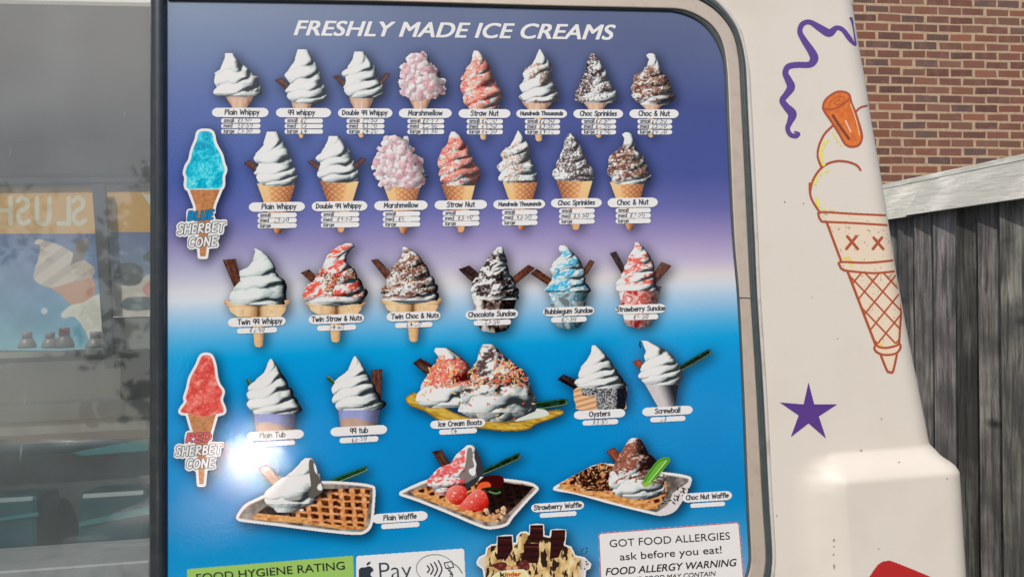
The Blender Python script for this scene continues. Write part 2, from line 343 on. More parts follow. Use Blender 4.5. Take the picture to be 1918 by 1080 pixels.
PROF = dict(
 WH=[(0, .32, .56), (.03, .31, .57), (.12, .28, .62), (.25, .22, .72), (.35, .14, .80), (.42, .05, .83), (.48, .03, .84), (.55, .08, .88), (.62, .13, .88), (.7, .11, .96), (.77, .03, .97), (.8, .05, .99), (.86, .08, .99), (.92, .13, .97), (.97, .2, .9), (1, .3, .75)],
 PL=[(0, .25, .43), (.1, .24, .47), (.25, .2, .6), (.38, .15, .74), (.45, .04, .78), (.55, .01, .92), (.65, .03, .92), (.75, .06, .97), (.85, 0, .98), (.92, .0, 1), (.97, .08, .97), (1, .25, .7)],
 MA=[(0, .25, .5), (.1, .12, .65), (.2, .15, .7), (.3, .08, .75), (.4, .02, .85), (.55, .02, .93), (.7, 0, .97), (.8, .06, 1), (.9, .08, .97), (1, .2, .85)],
 ST=[(0, .32, .42), (.08, .28, .52), (.2, .26, .62), (.3, .15, .7), (.4, .1, .72), (.5, .02, .8), (.62, .04, .85), (.7, .05, .97), (.8, .06, .95), (.9, .1, .92), (1, .2, .85)],
 HU=[(0, .5, .52), (.08, .46, .6), (.2, .38, .7), (.3, .32, .78), (.38, .14, .79), (.46, .1, .76), (.55, .15, .78), (.63, .06, .85), (.68, .02, .9), (.75, .05, .88), (.82, .08, .95), (.9, .02, .92), (.96, .05, .98), (1, .15, .8)],
 CS=[(0, .38, .46), (.1, .31, .55), (.3, .26, .68), (.45, .2, .76), (.6, .12, .82), (.7, .08, .9), (.8, .02, .98), (.88, 0, 1), (.95, .02, .98), (1, .15, .9)],
 CN=[(0, .40, .5), (.04, .34, .57), (.12, .40, .6), (.25, .36, .64), (.35, .25, .66), (.42, .1, .78), (.55, .05, .88), (.7, .02, .9), (.8, .0, .97), (.85, .05, 1), (.92, .1, .95), (1, .2, .85)],
 T1=[(0, .42, .47), (.05, .45, .57), (.15, .42, .68), (.25, .38, .75), (.33, .32, .8), (.4, .18, .82), (.5, .17, .85), (.58, .2, .98), (.7, .08, .98), (.8, 0, .97), (.9, 0, 1), (1, .05, .95)],
 T2=[(0, .68, .78), (.05, .55, .82), (.12, .45, .74), (.2, .38, .68), (.3, .35, .68), (.4, .3, .78), (.5, .25, .85), (.58, .18, .88), (.65, .12, .92), (.75, .03, .98), (.85, 0, 1), (.95, .03, .97), (1, .1, .9)],
 T3=[(0, .37, .43), (.1, .38, .6), (.2, .35, .7), (.3, .28, .75), (.4, .18, .82), (.55, .12, .9), (.7, .08, .97), (.8, 0, 1), (.9, .02, 1), (1, .05, 1)],
 SC=[(0, .55, .66), (.1, .45, .68), (.25, .33, .74), (.4, .23, .76), (.5, .15, .8), (.6, .08, .86), (.75, .0, .95), (.88, .02, 1), (1, .1, .97)],
 SB=[(0, .33, .45), (.06, .3, .52), (.2, .36, .66), (.35, .2, .78), (.5, .12, .86), (.6, .16, .88), (.75, .16, .86), (.88, .02, .95), (.95, 0, 1), (1, .1, .95)],
 SS=[(0, .42, .5), (.1, .4, .6), (.3, .28, .76), (.5, .2, .84), (.65, .15, .86), (.8, .05, .86), (.9, 0, .9), (1, .04, .92)],
 TB=[(0, .42, .46), (.08, .38, .52), (.25, .32, .62), (.38, .16, .7), (.5, .05, .76), (.6, .02, .82), (.7, .04, .86), (.8, .02, .92), (.88, .05, 1), (.94, .08, .98), (1, .14, .9)],
 OY=[(0, .34, .42), (.05, .33, .47), (.2, .32, .6), (.4, .2, .72), (.55, .1, .8), (.7, .08, .88), (.8, .04, .96), (.92, 0, 1), (1, .1, .96)],
 SW=[(0, .05, .2), (.06, .1, .32), (.2, .16, .6), (.35, .14, .8), (.45, .16, .86), (.55, .08, .92), (.7, .02, .98), (.82, 0, .98), (.9, .05, .95), (1, .18, .9)],
)
NUT = [(206, 160, 120), (226, 190, 150), (176, 120, 84), (120, 70, 48), (90, 52, 40)]
def top(pic, bb, kind, seed=1):
    kw = dict(turns=4.7, tw=1.35, seed=seed)
    if kind == 'PL': kw.update(turns=3.2, tw=1.2)
    if kind == 'T1': kw.update(turns=3.3, tw=.6, dark=.4, cols=[(56, 64, 66), (138, 150, 150), (190, 202, 200), (222, 230, 228)])
    if kind in ('TB', 'OY', 'SW'): kw.update(turns=4.8, tw=1.6, dark=.7)
    if kind in ('SC',): kw.update(dark=.7, crease=.8)
    if kind == 'MA': kw.update(rough=1.0)
    s = swirl(pic, bb, PROF[kind], **kw)
    if kind == 'MA':
        m = s['m']; pic.strew(m, 230, [(240, 228, 230), (240, 214, 218), (240, 196, 204), (236, 182, 192), (246, 240, 240), (244, 236, 236)], (bb[3] - bb[1]) * .082, seed, 'lump', np.clip(s['sh'] * .3 + .75, 0, 1))
        pic.C = pic.C * (1 - .34 * (sstep(.35, 1.0, s['u']) * s['a'])[..., None])
    if kind == 'ST':
        sauce(pic, s, (236, 98, 84), .62, seed, 10, .12, .97); sauce(pic, s, (240, 170, 150), .5, seed + 4, 6, .1)
        pic.strew(s['m'] & (s['t'] > .12), 90, [(236, 190, 160), (240, 214, 190), (226, 110, 96), (200, 80, 74)], 3.2, seed, 'bit', s['sh'])
    if kind == 'HU':
        pic.strew(s['m'] & (s['t'] > .22) & (s['nz'] + .35 * (s['f'] - .5) > .0), 260, [(196, 120, 90), (226, 170, 140), (150, 96, 70), (210, 140, 120), (120, 150, 120), (236, 200, 160)], 2.4, seed, 'bit', s['sh'])
    if kind == 'CS':
        pic.strew(s['m'] & (s['nz'] * 1.2 + .34 - s['t'] * .42 + .1 * (s['f'] - .5) > 0), 520, [(66, 44, 44), (88, 62, 58), (52, 36, 38), (110, 84, 80)], 2.3, seed, 'bit')
        pic.strew(s['m'] & (s['t'] > .5), 120, [(86, 60, 58), (120, 84, 84)], 2.2, seed + 3, 'bit')
    if kind in ('CN', 'T3'):
        sauce(pic, s, (104, 62, 52), .5, seed, 8, .25 if kind == 'CN' else .05, .95)
        pic.strew(s['m'] & (s['t'] > .28 if kind == 'CN' else s['t'] > .12) & (s['t'] < .85), 170, NUT + [(240, 222, 200)], 3.4, seed, 'bit', s['sh'])
    if kind == 'T2':
        sauce(pic, s, (226, 78, 64), .40, seed, 9, .04, .9)
        pic.strew(s['m'] & (s['t'] > .36) & (s['t'] < .86) & (s['nz'] > -.05), 130, NUT, 3.4, seed, 'bit')
    if kind == 'SC': sauce(pic, s, (48, 36, 34), .52, seed, 9, .0, .95, sx=1.3)
    if kind == 'SB': sauce(pic, s, (48, 160, 204), .24, seed, 8, .10, 1); sauce(pic, s, (130, 192, 214), .16, seed + 5, 6, .08, 1)
    if kind == 'SS': sauce(pic, s, (232, 84, 70), .42, seed, 9, .06, .86)
    if kind in ('T1', 'T2', 'T3', 'SC', 'SB', 'SS', 'TB', 'OY'):     # hard black rim of the cut-out on the side away from the lamp
        pic.over((34, 38, 42), sstep(.84, .95, s['u'] + s['nz'] * .2) * s['a'] * sstep(.02, .1, s['t']) * .92, True)
    return s
# ---------------------------------------------------------------- hand-drawn stroke lettering (x height 4, capitals 6)
def A(cx, cy, rx, ry, a0, a1, n=9): return [(cx + rx * math.cos(math.radians(a0 + (a1 - a0) * i / n)), cy + ry * math.sin(math.radians(a0 + (a1 - a0) * i / n))) for i in range(n + 1)]
O_ = A(1.7, 2, 1.6, 1.9, 20, 380, 12)
GL = {
 'a': (3.5, [O_, [(3.2, 3.8), (3.3, 0)]]), 'b': (3.5, [[(.2, 6.2), (.2, 0)], A(1.7, 1.9, 1.6, 1.9, 150, -170, 11)]), 'c': (3, [A(1.8, 2, 1.6, 1.9, 50, 310)]),
 'd': (3.5, [O_, [(3.3, 6.3), (3.3, 0)]]), 'e': (3.3, [[(.3, 2.1), (3.1, 2.3)] + A(1.7, 2, 1.5, 1.9, 15, 315, 10)]), 'f': (2.4, [[(2.5, 5.6), (1.9, 6.2), (1.1, 5.6), (1, 0)], [(.1, 3.6), (2.1, 3.8)]]),
 'g': (3.5, [O_, [(3.2, 3.9), (3.3, -.8), (2.4, -2), (.6, -1.7)]]), 'h': (3.3, [[(.2, 6.3), (.2, 0)], [(.2, 2.6), (1.4, 3.9), (2.7, 3.5), (3, 0)]]), 'i': (.9, [[(.4, 3.9), (.4, 0)], [(.4, 5.4), (.4, 5.6)]]),
 'k': (3, [[(.2, 6.2), (.2, 0)], [(2.6, 3.9), (.4, 1.8), (2.9, 0)]]), 'l': (.9, [[(.4, 6.3), (.4, 0)]]), 'm': (5, [[(.2, 4), (.2, 0)], [(.2, 2.7), (1.3, 3.9), (2.2, 3.3), (2.4, 0)], [(2.4, 2.7), (3.5, 3.9), (4.5, 3.3), (4.6, 0)]]),
 'n': (3.2, [[(.2, 4), (.2, 0)], [(.2, 2.6), (1.4, 3.9), (2.6, 3.4), (2.9, 0)]]), 'o': (3.4, [O_]), 'p': (3.5, [[(.2, 3.9), (.2, -2.1)], A(1.8, 2, 1.6, 1.9, 150, -170, 11)]), 'r': (2.3, [[(.2, 4), (.2, 0)], [(.2, 2.4), (1.1, 3.8), (2.1, 3.7)]]),
 's': (2.8, [[(2.5, 3.5), (1.4, 4), (.4, 3.2), (1.3, 2.2), (2.5, 1.3), (1.7, .1), (.2, .4)]]), 't': (2.4, [[(1.1, 5.6), (1.1, .4), (2.1, .1)], [(.1, 3.9), (2.2, 4)]]), 'u': (3.3, [[(.2, 4), (.4, .8), (1.5, .05), (2.8, 1.2)], [(2.9, 4), (3, 0)]]),
 'w': (4.6, [[(.1, 4), (1.1, 0), (2.2, 3.3), (3.3, 0), (4.3, 4)]]), 'y': (3.2, [[(.2, 4), (1.6, .7)], [(3, 4), (.8, -2)]]),
 'P': (3.6, [[(.3, 6), (.3, 0)], [(.3, 5.8), (2.2, 6), (3.2, 4.8), (2.4, 3.3), (.3, 2.8)]]), 'W': (6, [[(.1, 6), (1.5, 0), (2.9, 4.6), (4.3, 0), (5.7, 6)]]), 'D': (4.2, [[(.3, 6), (.3, 0)], [(.1, 6), (2.3, 5.7), (3.8, 3.4), (2.6, .8), (.1, 0)]]),
 'M': (5, [[(.2, 0), (.7, 6), (2.4, 1.6), (4.2, 6), (4.6, 0)]]), 'S': (3.5, [[(3.2, 5.3), (2, 6.1), (.6, 5.2), (1, 3.8), (2.7, 2.7), (3, 1), (1.7, 0), (.2, .7)]]), 'N': (4.3, [[(.3, 0), (.3, 6), (3.7, 0), (3.8, 6)]]), 'H': (4.2, [[(.3, 6), (.3, 0)], [(3.7, 6), (3.7, 0)], [(.3, 3.1), (3.7, 3.2)]]),
 'T': (4, [[(2, 6), (1.9, 0)], [(0, 5.9), (4, 6)]]), 'C': (3.9, [A(2.3, 3, 2, 3, 48, 312)]), 'B': (3.7, [[(.3, 6), (.3, 0)], [(.3, 5.9), (2.5, 5.8), (2.8, 4.2), (.5, 3.2)], [(.5, 3.2), (3, 2.7), (3, .6), (.3, 0)]]), 'I': (1, [[(.5, 6), (.5, 0)]]),
 'O': (4.6, [A(2.2, 3, 2.1, 3, 60, 420, 14)]), '&': (4, [[(3.6, .1), (.9, 4.4), (1.5, 5.8), (2.5, 5), (.5, 2), (1, .1), (2.6, .3), (3.5, 2.4)]]), 'E': (3.3, [[(3, 6), (.3, 5.9), (.3, 0), (3, .1)], [(.3, 3.1), (2.6, 3.2)]]), 'R': (3.8, [[(.3, 6), (.3, 0)], [(.3, 5.8), (2.8, 5.8), (2.9, 3.8), (.4, 3), (3.4, 0)]]),
 'L': (3.1, [[(.3, 6), (.3, 0), (3, .1)]]), 'U': (4, [[(.3, 6), (.5, 1), (1.9, 0), (3.4, 1), (3.6, 6)]]),
 '9': (3.2, [A(1.6, 4, 1.4, 1.9, 20, 380, 12), [(3, 5.6), (3, 0)]]), '0': (3.3, [A(1.6, 2.6, 1.4, 2.4, 70, 430, 12)]), '1': (1.6, [[(.2, 4.2), (.9, 5), (.9, 0)]]), '2': (3.1, [[(.3, 4.2), (1.4, 5.1), (2.5, 4), (.2, .1), (2.8, .2)]]), '3': (3, [[(.3, 5), (2.4, 5), (1.3, 3), (2.6, 1.6), (1.4, 0), (.2, .5)]]),
 '4': (3.2, [[(1.7, 5), (.2, 1.9), (3, 2.1)], [(2.1, 3.6), (2, -.2)]]), '5': (3, [[(2.6, 5), (.7, 5), (.5, 3), (2.2, 2.8), (2.4, .9), (.2, 0)]]), '6': (3, [[(2.2, 5.2), (.5, 2.4), (.6, .4), (2.2, .2), (2.4, 2), (.6, 2.2)]]), '8': (3, [[(2.5, 4.6), (.6, 4.4), (2.5, 1.2), (1.3, 0), (.4, 1.2), (2.4, 4), (2.5, 4.6)]]),
 '.': (1.3, [[(.5, 1.9), (.7, 1.9)]]), '£': (3, [[(2.5, 4.4), (1.6, 5), (1, 4), (1.1, 1), (.3, .1), (2.6, .2)], [(.2, 2.4), (2.1, 2.6)]]), ' ': (2.2, []), '-': (2, [[(.2, 2.4), (1.5, 2.5)]]),
}
SMOOTH = set('fghmnsuPDBS&UR23568')
def text_strokes(txt, gap=.75, slant=0.0, jit=0.0, seed=0):
    rs = np.random.RandomState(seed); x = 0; out = []
    for ch in txt:
        w, ss = GL[ch]; dy = rs.uniform(-jit, jit)
        for s in ss:
            P = catmull(s, 4, False) if (ch in SMOOTH and len(s) > 3) else np.array(s, float)
            P = P + [x, dy]; P[:, 0] += P[:, 1] * slant; out.append(P)
        x += w + gap
    return out, x - gap
def draw_text(pic, txt, x0, y0, unit, ang, w, col, gap=.75, slant=.08, jit=.12, seed=0, alpha=1.0, width=None, soft=.8, fade=0, lift=0):
    'baseline start x0,y0 in photo units; unit = photo units per glyph unit'
    ss, tw = text_strokes(txt, gap, slant, jit, seed); ux = (width / tw) if width else unit
    c, s = math.cos(ang), math.sin(ang); D = np.full(pic.X.shape, 1e9)
    for P in ss:
        gx = P[:, 0] * ux; gy = -P[:, 1] * unit; Q = np.stack([x0 + gx * c - gy * s, y0 + gx * s + gy * c], 1)
        j0 = max(0, int((Q[:, 0].min() - 4 - pic.x0) / pic.res)); j1 = int((Q[:, 0].max() + 4 - pic.x0) / pic.res) + 2
        D[:, j0:j1] = np.minimum(D[:, j0:j1], seg_d(pic.X[:, j0:j1], pic.Y[:, j0:j1], Q))
    a = np.clip(.5 + (w / 2 - D) / soft, 0, 1) * alpha
    if fade: a = a * sstep(.24, .50, fbm(pic.X, pic.Y, 3.0, seed + 77, 2))
    if col is not None: pic.over(col, a, True)
    return D
def slope(y): return -(y - 225) * 8.8e-5

# ---------------------------------------------------------------- the menu board's pictures
PICS = []                                                       # (pic, object name, label)
def P_(x0, y0, x1, y1, res=.8): return Pic(x0, y0, x1, y1, res)
Z1 = Z(300, 0, 3.425); Z2 = Z(840, 0, 3.425); Z3 = Z(310, 230, 3.688); Z4 = Z(800, 230, 3.688); Z5 = Z(310, 440, 3.552); Z6 = Z(820, 440, 3.307); Z7 = Z(310, 640, 3.688); Z8 = Z(740, 620, 2.906)
def bb(Zf, x0, y0, x1, y1): a = Zf(x0, y0, x1, y1); return (*a[0], *a[1])
def whippy(kind, B, cupc, cupw, cupy, cuph, tipy, flakes=(), cone=None, label='', seed=1, tipx=None, tipw=10):
    x0, y0, x1, y1 = B; pc = P_(x0 - 34, y0 - 4, x1 + 30, (tipy or cupy + cuph) + 3)
    for i, f in enumerate(flakes): flake(pc, f, seed + i)
    if cone: waffle_cone(pc, cone, seed, -1 if seed % 2 else 1)
    else:
        if tipx: cone_tip(pc, tipx, cupy + cuph * .55, cupw * .34, tipy, seed)
        wafer_cup(pc, cupc, cupy, cupw, cuph, seed)
    s = top(pc, B, kind, seed)
    PICS.append((pc, 'ice_cream_picture', label)); return pc
# first row: plain wafer cones
whippy('PL', bb(Z1, 340, 342, 650, 622), 449, 50, 178, 25, None, label='printed picture of a plain whippy in a wafer cone', seed=3)
whippy('WH', bb(Z1, 795, 318, 1068, 665), 565, 38, 188, 28, 259, [Z1(735, 515, 775, 497, 840, 560, 820, 585)], label='printed picture of a whippy with one flake at the left in a wafer cone', seed=5, tipx=564)
whippy('WH', bb(Z1, 1160, 332, 1432, 632), 677, 44, 181, 28, 258, [Z1(1105, 490, 1145, 482, 1200, 545, 1190, 570), Z1(1482, 470, 1445, 468, 1400, 535, 1420, 545)], label='printed picture of a whippy with two flakes in a wafer cone', seed=6, tipx=676)
whippy('MA', bb(Z1, 1540, 342, 1822, 628), 787, 42, 178, 27, 253, label='printed picture of pink and white marshmallows on a wafer cone', seed=8, tipx=785)
whippy('ST', bb(Z2, 72, 326, 356, 698), 900, 50, 196, 14, 262, label='printed picture of a strawberry nut ice cream in a wafer cone', seed=9, tipx=905)
whippy('HU', bb(Z2, 450, 316, 715, 660), 1006, 56, 188, 20, 265, label='printed picture of a hundreds and thousands ice cream in a wafer cone', seed=11, tipx=1009, tipw=15)
whippy('CS', bb(Z2, 813, 346, 1086, 660), 1116, 48, 187, 19, 258, label='printed picture of a chocolate sprinkle ice cream in a wafer cone', seed=12, tipx=1121)
whippy('CN', bb(Z2, 1172, 343, 1456, 672), 1221, 42, 192, 14, 258, label='printed picture of a chocolate nut ice cream in a wafer cone', seed=14, tipx=1219)
# second row: waffle cones
whippy('WH', bb(Z3, 602, 62, 912, 437), 0, 0, 0, 0, 438, [Z3(538, 280, 582, 256, 660, 325, 645, 352)], Z3(632, 418, 895, 430, 795, 760, 775, 766, 757, 758), 'printed picture of a whippy with one flake in a waffle cone', 5)
whippy('WH', bb(Z3, 1032, 92, 1336, 414), 0, 0, 0, 0, 436, [Z3(975, 268, 1018, 255, 1085, 318, 1070, 340), Z3(1392, 252, 1352, 240, 1290, 300, 1312, 322)], Z3(1066, 400, 1334, 404, 1228, 750, 1212, 758, 1195, 752), 'printed picture of a whippy with two flakes in a waffle cone', 6)
whippy('MA', bb(Z3, 1446, 95, 1800, 442), 0, 0, 0, 0, 439, (), Z3(1503, 425, 1764, 430, 1664, 762, 1646, 768, 1628, 762), 'printed picture of marshmallow ice cream in a waffle cone', 7)
whippy('ST', bb(Z4, 66, 62, 376, 434), 0, 0, 0, 0, 436, (), Z4(98, 424, 335, 415, 250, 750, 232, 758, 216, 752), 'printed picture of a strawberry nut ice cream in a waffle cone', 10)
whippy('HU', bb(Z4, 482, 54, 770, 414), 0, 0, 0, 0, 432, (), Z4(522, 408, 764, 410, 670, 735, 652, 742, 636, 735), 'printed picture of a hundreds and thousands ice cream in a waffle cone', 11)
whippy('CS', bb(Z4, 866, 75, 1156, 402), 0, 0, 0, 0, 431, (), Z4(892, 396, 1142, 402, 1045, 735, 1026, 741, 1008, 735), 'printed picture of a chocolate sprinkle ice cream in a waffle cone', 12)
whippy('CN', bb(Z4, 1243, 66, 1546, 424), 0, 0, 0, 0, 432, (), Z4(1262, 408, 1502, 412, 1420, 738, 1402, 744, 1385, 738), 'printed picture of a chocolate nut ice cream in a waffle cone', 13)
# third row: twin cones and sundaes
def twin(kind, B, cup, stem, fl, label, seed):
    (cx0, cy0), (cx1, cy1) = cup; (sx, sy) = stem
    pc = P_(min(B[0], fl[0][0]) - 6, B[1] - 4, max(B[2], cx1) + 6, sy + 3)
    flake(pc, fl, seed); cone_tip(pc, sx, cy1 - 4, 25, sy, seed)
    w = cx1 - cx0; h = cy1 - cy0; P = [(cx0 - 1, cy0), (cx0 + w * .3, cy0 + h * .28), (cx0 + w * .5, cy0 + h * .36), (cx0 + w * .75, cy0 + h * .25), (cx1 + 1, cy0 - 2), (cx1 + 1, cy0 + h * .2), (cx1 - w * .045, cy0 + h * .3), (cx1 - w * .06, cy0 + h * .62), (cx1 - w * .13, cy1 - h * .06), (cx0 + w * .55, cy1 - h * .04), (cx0 + w * .47, cy1 - h * .02), (cx0 + w * .2, cy1 - h * .04), (cx0 + w * .09, cy0 + h * .68), (cx0 + w * .055, cy0 + h * .36), (cx0 - 1, cy0 + h * .22)]
    d = sdf(pc.X, pc.Y, np.array(P)); a = np.clip(.5 - d / .9, 0, 1); t = (pc.Y - cy0) / h
    u = (pc.X - cx0) / w; uu = np.where(u < .52, (u - .26) / .26, (u - .79) / .24)
    sh = .84 - .10 * t - .50 * sstep(.25, 1.1, uu) - .34 * sstep(-.6, -1.15, uu) + .14 * np.exp(-((uu + .25) / .25) ** 2) - .22 * sstep(.08, 0, np.abs(t - .36)) - .18 * sstep(.06, 0, np.abs(t - .22)) - .3 * sstep(.05, 0, np.abs(u - .53)) * (t > .3) + .08 * (fbm(pc.X, pc.Y, 5, seed) - .5)
    pc.over(ramp(np.clip(sh, 0, 1), [(88, 66, 48), (164, 128, 92), (216, 182, 140), (238, 212, 174)]), a)
    draw_text(pc, 'B', cx0 + w * .25, cy1 - h * .16, 1.5, -.02, 1.6, (206, 176, 138), soft=1.6); draw_text(pc, 'TWI', cx0 + w * .62, cy1 - h * .2, 1.5, -.06, 1.5, (206, 176, 140), soft=1.6, gap=1.2)
    top(pc, B, kind, seed); PICS.append((pc, 'ice_cream_picture', label))
twin('T1', bb(Z5, 428, 90, 806, 462), Z5(394, 432, 824, 548), (484.5, 650), Z5(380, 165, 468, 158, 502, 325, 458, 348), 'printed picture of a plain whippy with a flake in a twin cone', 21)
twin('T2', bb(Z5, 914, 55, 1336, 460), Z5(932, 442, 1326, 530), (628.5, 641), Z5(900, 250, 955, 228, 1002, 275, 975, 318), 'printed picture of strawberry sauce and nuts in a twin cone', 22)
twin('T3', bb(Z5, 1438, 80, 1812, 436), Z5(1436, 422, 1834, 526), (774.5, 640), Z5(1366, 166, 1412, 158, 1497, 245, 1475, 302), 'printed picture of chocolate and nuts in a twin cone', 23)
def sundae(kind, B, cup, flakes, cols, label, seed):
    pc = P_(min(B[0], *(p[0] for f in flakes for p in f)) - 5, B[1] - 4, max(B[2], *(p[0] for f in flakes for p in f)) + 5, cup[2][1] + 4)
    for i, f in enumerate(flakes): flake(pc, f, seed + i, ((34, 30, 32), (62, 48, 46)) if i == 0 and kind != 'SB' else ((58, 38, 34), (100, 62, 50)))
    (ax, ay), (bx, by), (cx, cy), (dx, dy) = cup; P = [(ax, ay), (bx, by), (cx, cy - 6), (cx - 6, cy - 1), ((cx + dx) / 2, cy + 3), (dx + 6, dy), (dx, dy - 6)]
    d = sdf(pc.X, pc.Y, np.array(P)); a = np.clip(.5 - d / .9, 0, 1); t = (pc.Y - ay) / (cy - ay); u = (pc.X - (ax + (dx - ax) * t)) / np.maximum((bx - ax) + ((cx - dx) - (bx - ax)) * t, 4)
    n = fbm(pc.X + 6 * vnoise(pc.X / 9, pc.Y / 9, seed), pc.Y, 13, seed + 5, 3); n = np.clip((n - .5) * 2.6 + .5, 0, 1)
    c = ramp(n, cols) * (1 - .62 * sstep(.45, 1.0, u))[..., None] * (1 - .3 * sstep(.7, 1, t))[..., None]
    pc.over(c, a); pc.over((205, 208, 210), np.clip(.5 + (1.5 - np.abs(t * (cy - ay) - 5)) / 1.2, 0, 1) * .35 * (1 - sstep(.5, .9, u)) * a, True)
    top(pc, B, kind, seed); pc.over((236, 238, 238), sstep(.10, .03, np.abs(u - .16)) * .28 * (t > .1) * a, True)
    PICS.append((pc, 'ice_cream_picture', label))
sundae('SC', bb(Z6, 205, 74, 508, 400), Z6(210, 365, 500, 350, 440, 595, 258, 595), [Z6(128, 212, 195, 188, 268, 248, 215, 292), Z6(602, 205, 560, 184, 462, 262, 482, 302)], [(236, 230, 226), (190, 176, 168), (92, 76, 70), (34, 28, 28)], 'printed picture of a chocolate sundae with two flakes', 31)
sundae('SB', bb(Z6, 660, 64, 952, 358), Z6(686, 345, 935, 340, 888, 575, 722, 570), [Z6(575, 238, 612, 208, 730, 290, 702, 322), Z6(972, 165, 942, 153, 900, 215, 922, 245)], [(214, 222, 224), (70, 150, 180), (176, 200, 208), (110, 124, 130)], 'printed picture of a bubblegum sundae with blue sauce', 32)
sundae('SS', bb(Z6, 1103, 46, 1388, 345), Z6(1118, 325, 1385, 318, 1330, 568, 1156, 562), [Z6(1065, 112, 1106, 100, 1170, 222, 1148, 254), Z6(1448, 190, 1385, 166, 1340, 235, 1352, 300)], [(230, 222, 218), (204, 70, 60), (226, 200, 196), (176, 40, 36)], 'printed picture of a strawberry sundae with red sauce', 33)
# fourth row: tubs, boat, oyster and screwball
def tub(B, cup, lab, seed, sp=None, fl=None):
    pc = P_(B[0] - 14, B[1] - 4, B[2] + 6, cup[2][1] + 3)
    if sp: spoon(pc, sp[1], sp[0], 7, 7, .35, seed)
    if fl: flake(pc, fl, seed, ((62, 44, 42), (96, 68, 60)))
    d = sdf(pc.X, pc.Y, np.array(cup)); a = np.clip(.5 - d / .9, 0, 1); (ax, ay), (bx, by), (cx, cy), (dx, dy) = cup; t = (pc.Y - ay) / (cy - ay); u = (pc.X - ax) / (bx - ax)
    sh = .8 - .5 * sstep(.5, 1, u) - .15 * sstep(.2, 0, u) + .1 * (fbm(pc.X, pc.Y, 8, seed) - .5)
    c = np.array([150, 158, 206]) * np.clip(sh + .2, 0, 1.2)[..., None]; k = sstep(.5, .62, t + .1 * np.sin(u * 5)); c = c * (1 - k[..., None]) + np.array([206, 176, 160]) * np.clip(sh + .1, 0, 1)[..., None] * k[..., None]
    k2 = sstep(.82, .9, t - .12 * (u - .3)); c = c * (1 - k2[..., None]) + np.array([150, 62, 52]) * np.clip(sh + .2, 0, 1)[..., None] * k2[..., None]; pc.over(c, a)
    top(pc, B, 'TB', seed); PICS.append((pc, 'ice_cream_picture', lab))
tub(bb(Z7, 560, 118, 945, 497), Z7(606, 470, 897, 470, 888, 650, 630, 650), 'printed picture of plain ice cream in a lilac tub', 41, Z7(570, 266, 600, 330))
tub(bb(Z7, 1143, 100, 1522, 470), Z7(1188, 440, 1486, 440, 1458, 620, 1215, 620), 'printed picture of ice cream with a tall flake in a lilac tub', 42, Z7(1122, 245, 1180, 300), Z7(1420, 194, 1498, 188, 1490, 400, 1436, 400))
def boat():
    ZB = Z(750, 635, 5.994); pc = P_(757, 640, 1064, 808, .7)
    flake(pc, ZB(140, 268, 222, 210, 380, 300, 300, 400), 3, ((40, 30, 30), (78, 54, 48)))
    spoon(pc, ZB(1380, 770)[0], ZB(1830, 705)[0], 11, 13, .15, 4)
    d = pc.poly(ZB(60, 660, 90, 630, 190, 600, 420, 720, 700, 860, 1180, 930, 1500, 880, 1640, 810, 1790, 790, 1830, 830, 1700, 890, 1520, 950, 1430, 1010, 1200, 1030, 900, 1000, 640, 960, 420, 900, 280, 810, 120, 750, 66, 700), (196, 164, 66), 3)
    pc.over(ramp(fbm(pc.X * .25, pc.Y - pc.X * .12, 3, 5, 2), [(120, 92, 38), (196, 160, 70), (226, 196, 110)]), np.clip(.5 - d, 0, 1) * .8, True)
    pc.over((96, 70, 30), np.clip(.5 + (2.0 - np.abs(d)), 0, 1) * .55, True)
    d = pc.poly(ZB(1380, 780, 1560, 780, 1640, 800, 1660, 850, 1500, 890, 1260, 915), (206, 214, 206), 3)
    A0 = swirl(pc, bb(ZB, 185, 98, 800, 770), [(0, .34, .56), (.05, .32, .66), (.15, .40, .8), (.25, .36, .92), (.35, .24, .99), (.5, .17, 1), (.62, .1, 1), (.75, .02, .98), (.88, 0, 1), (.95, .06, .98), (1, .2, .8)], 3.0, 1.2, seed=4, dark=.75)
    b1 = swirl(pc, bb(ZB, 560, 480, 1545, 925), [(0, .3, .8), (.2, .2, .9), (.5, .1, 1), (.75, .12, .95), (.9, .25, .8), (1, .4, .68)], 2.2, 1.6, seed=9, dark=.35)
    B0 = swirl(pc, bb(ZB, 650, 55, 1500, 820), [(0, .33, .45), (.06, .29, .52), (.2, .25, .62), (.33, .2, .78), (.42, .14, .9), (.52, .13, .93), (.62, .08, .95), (.75, .04, 1), (.88, .08, 1), (1, .15, .9)], 2.8, 1.5, seed=6, dark=.55)
    sauce(pc, A0, (232, 104, 88), .62, 3, 12, .14, .62); sauce(pc, B0, (70, 54, 52), .44, 4, 12, .04, .74)
    cr_ = [(234, 104, 84), (240, 150, 104), (244, 200, 132), (236, 92, 80), (250, 222, 180)]
    pc.strew(A0['m'] & (A0['t'] > .18) & (A0['t'] < .66) & (A0['u'] < .35), 150, cr_, 4.2, 7, 'bit'); pc.strew(B0['m'] & (B0['t'] > .2) & (B0['t'] < .62) & (B0['nz'] > -.12), 190, cr_ + [(226, 170, 130)], 4.2, 8, 'bit')
    pc.strew(B0['m'] | A0['m'] | b1['m'], 60, cr_, 4, 9, 'bit'); PICS.append((pc, 'ice_cream_picture', 'printed picture of two ice creams with sauces in a long yellow wafer boat'))
boat()
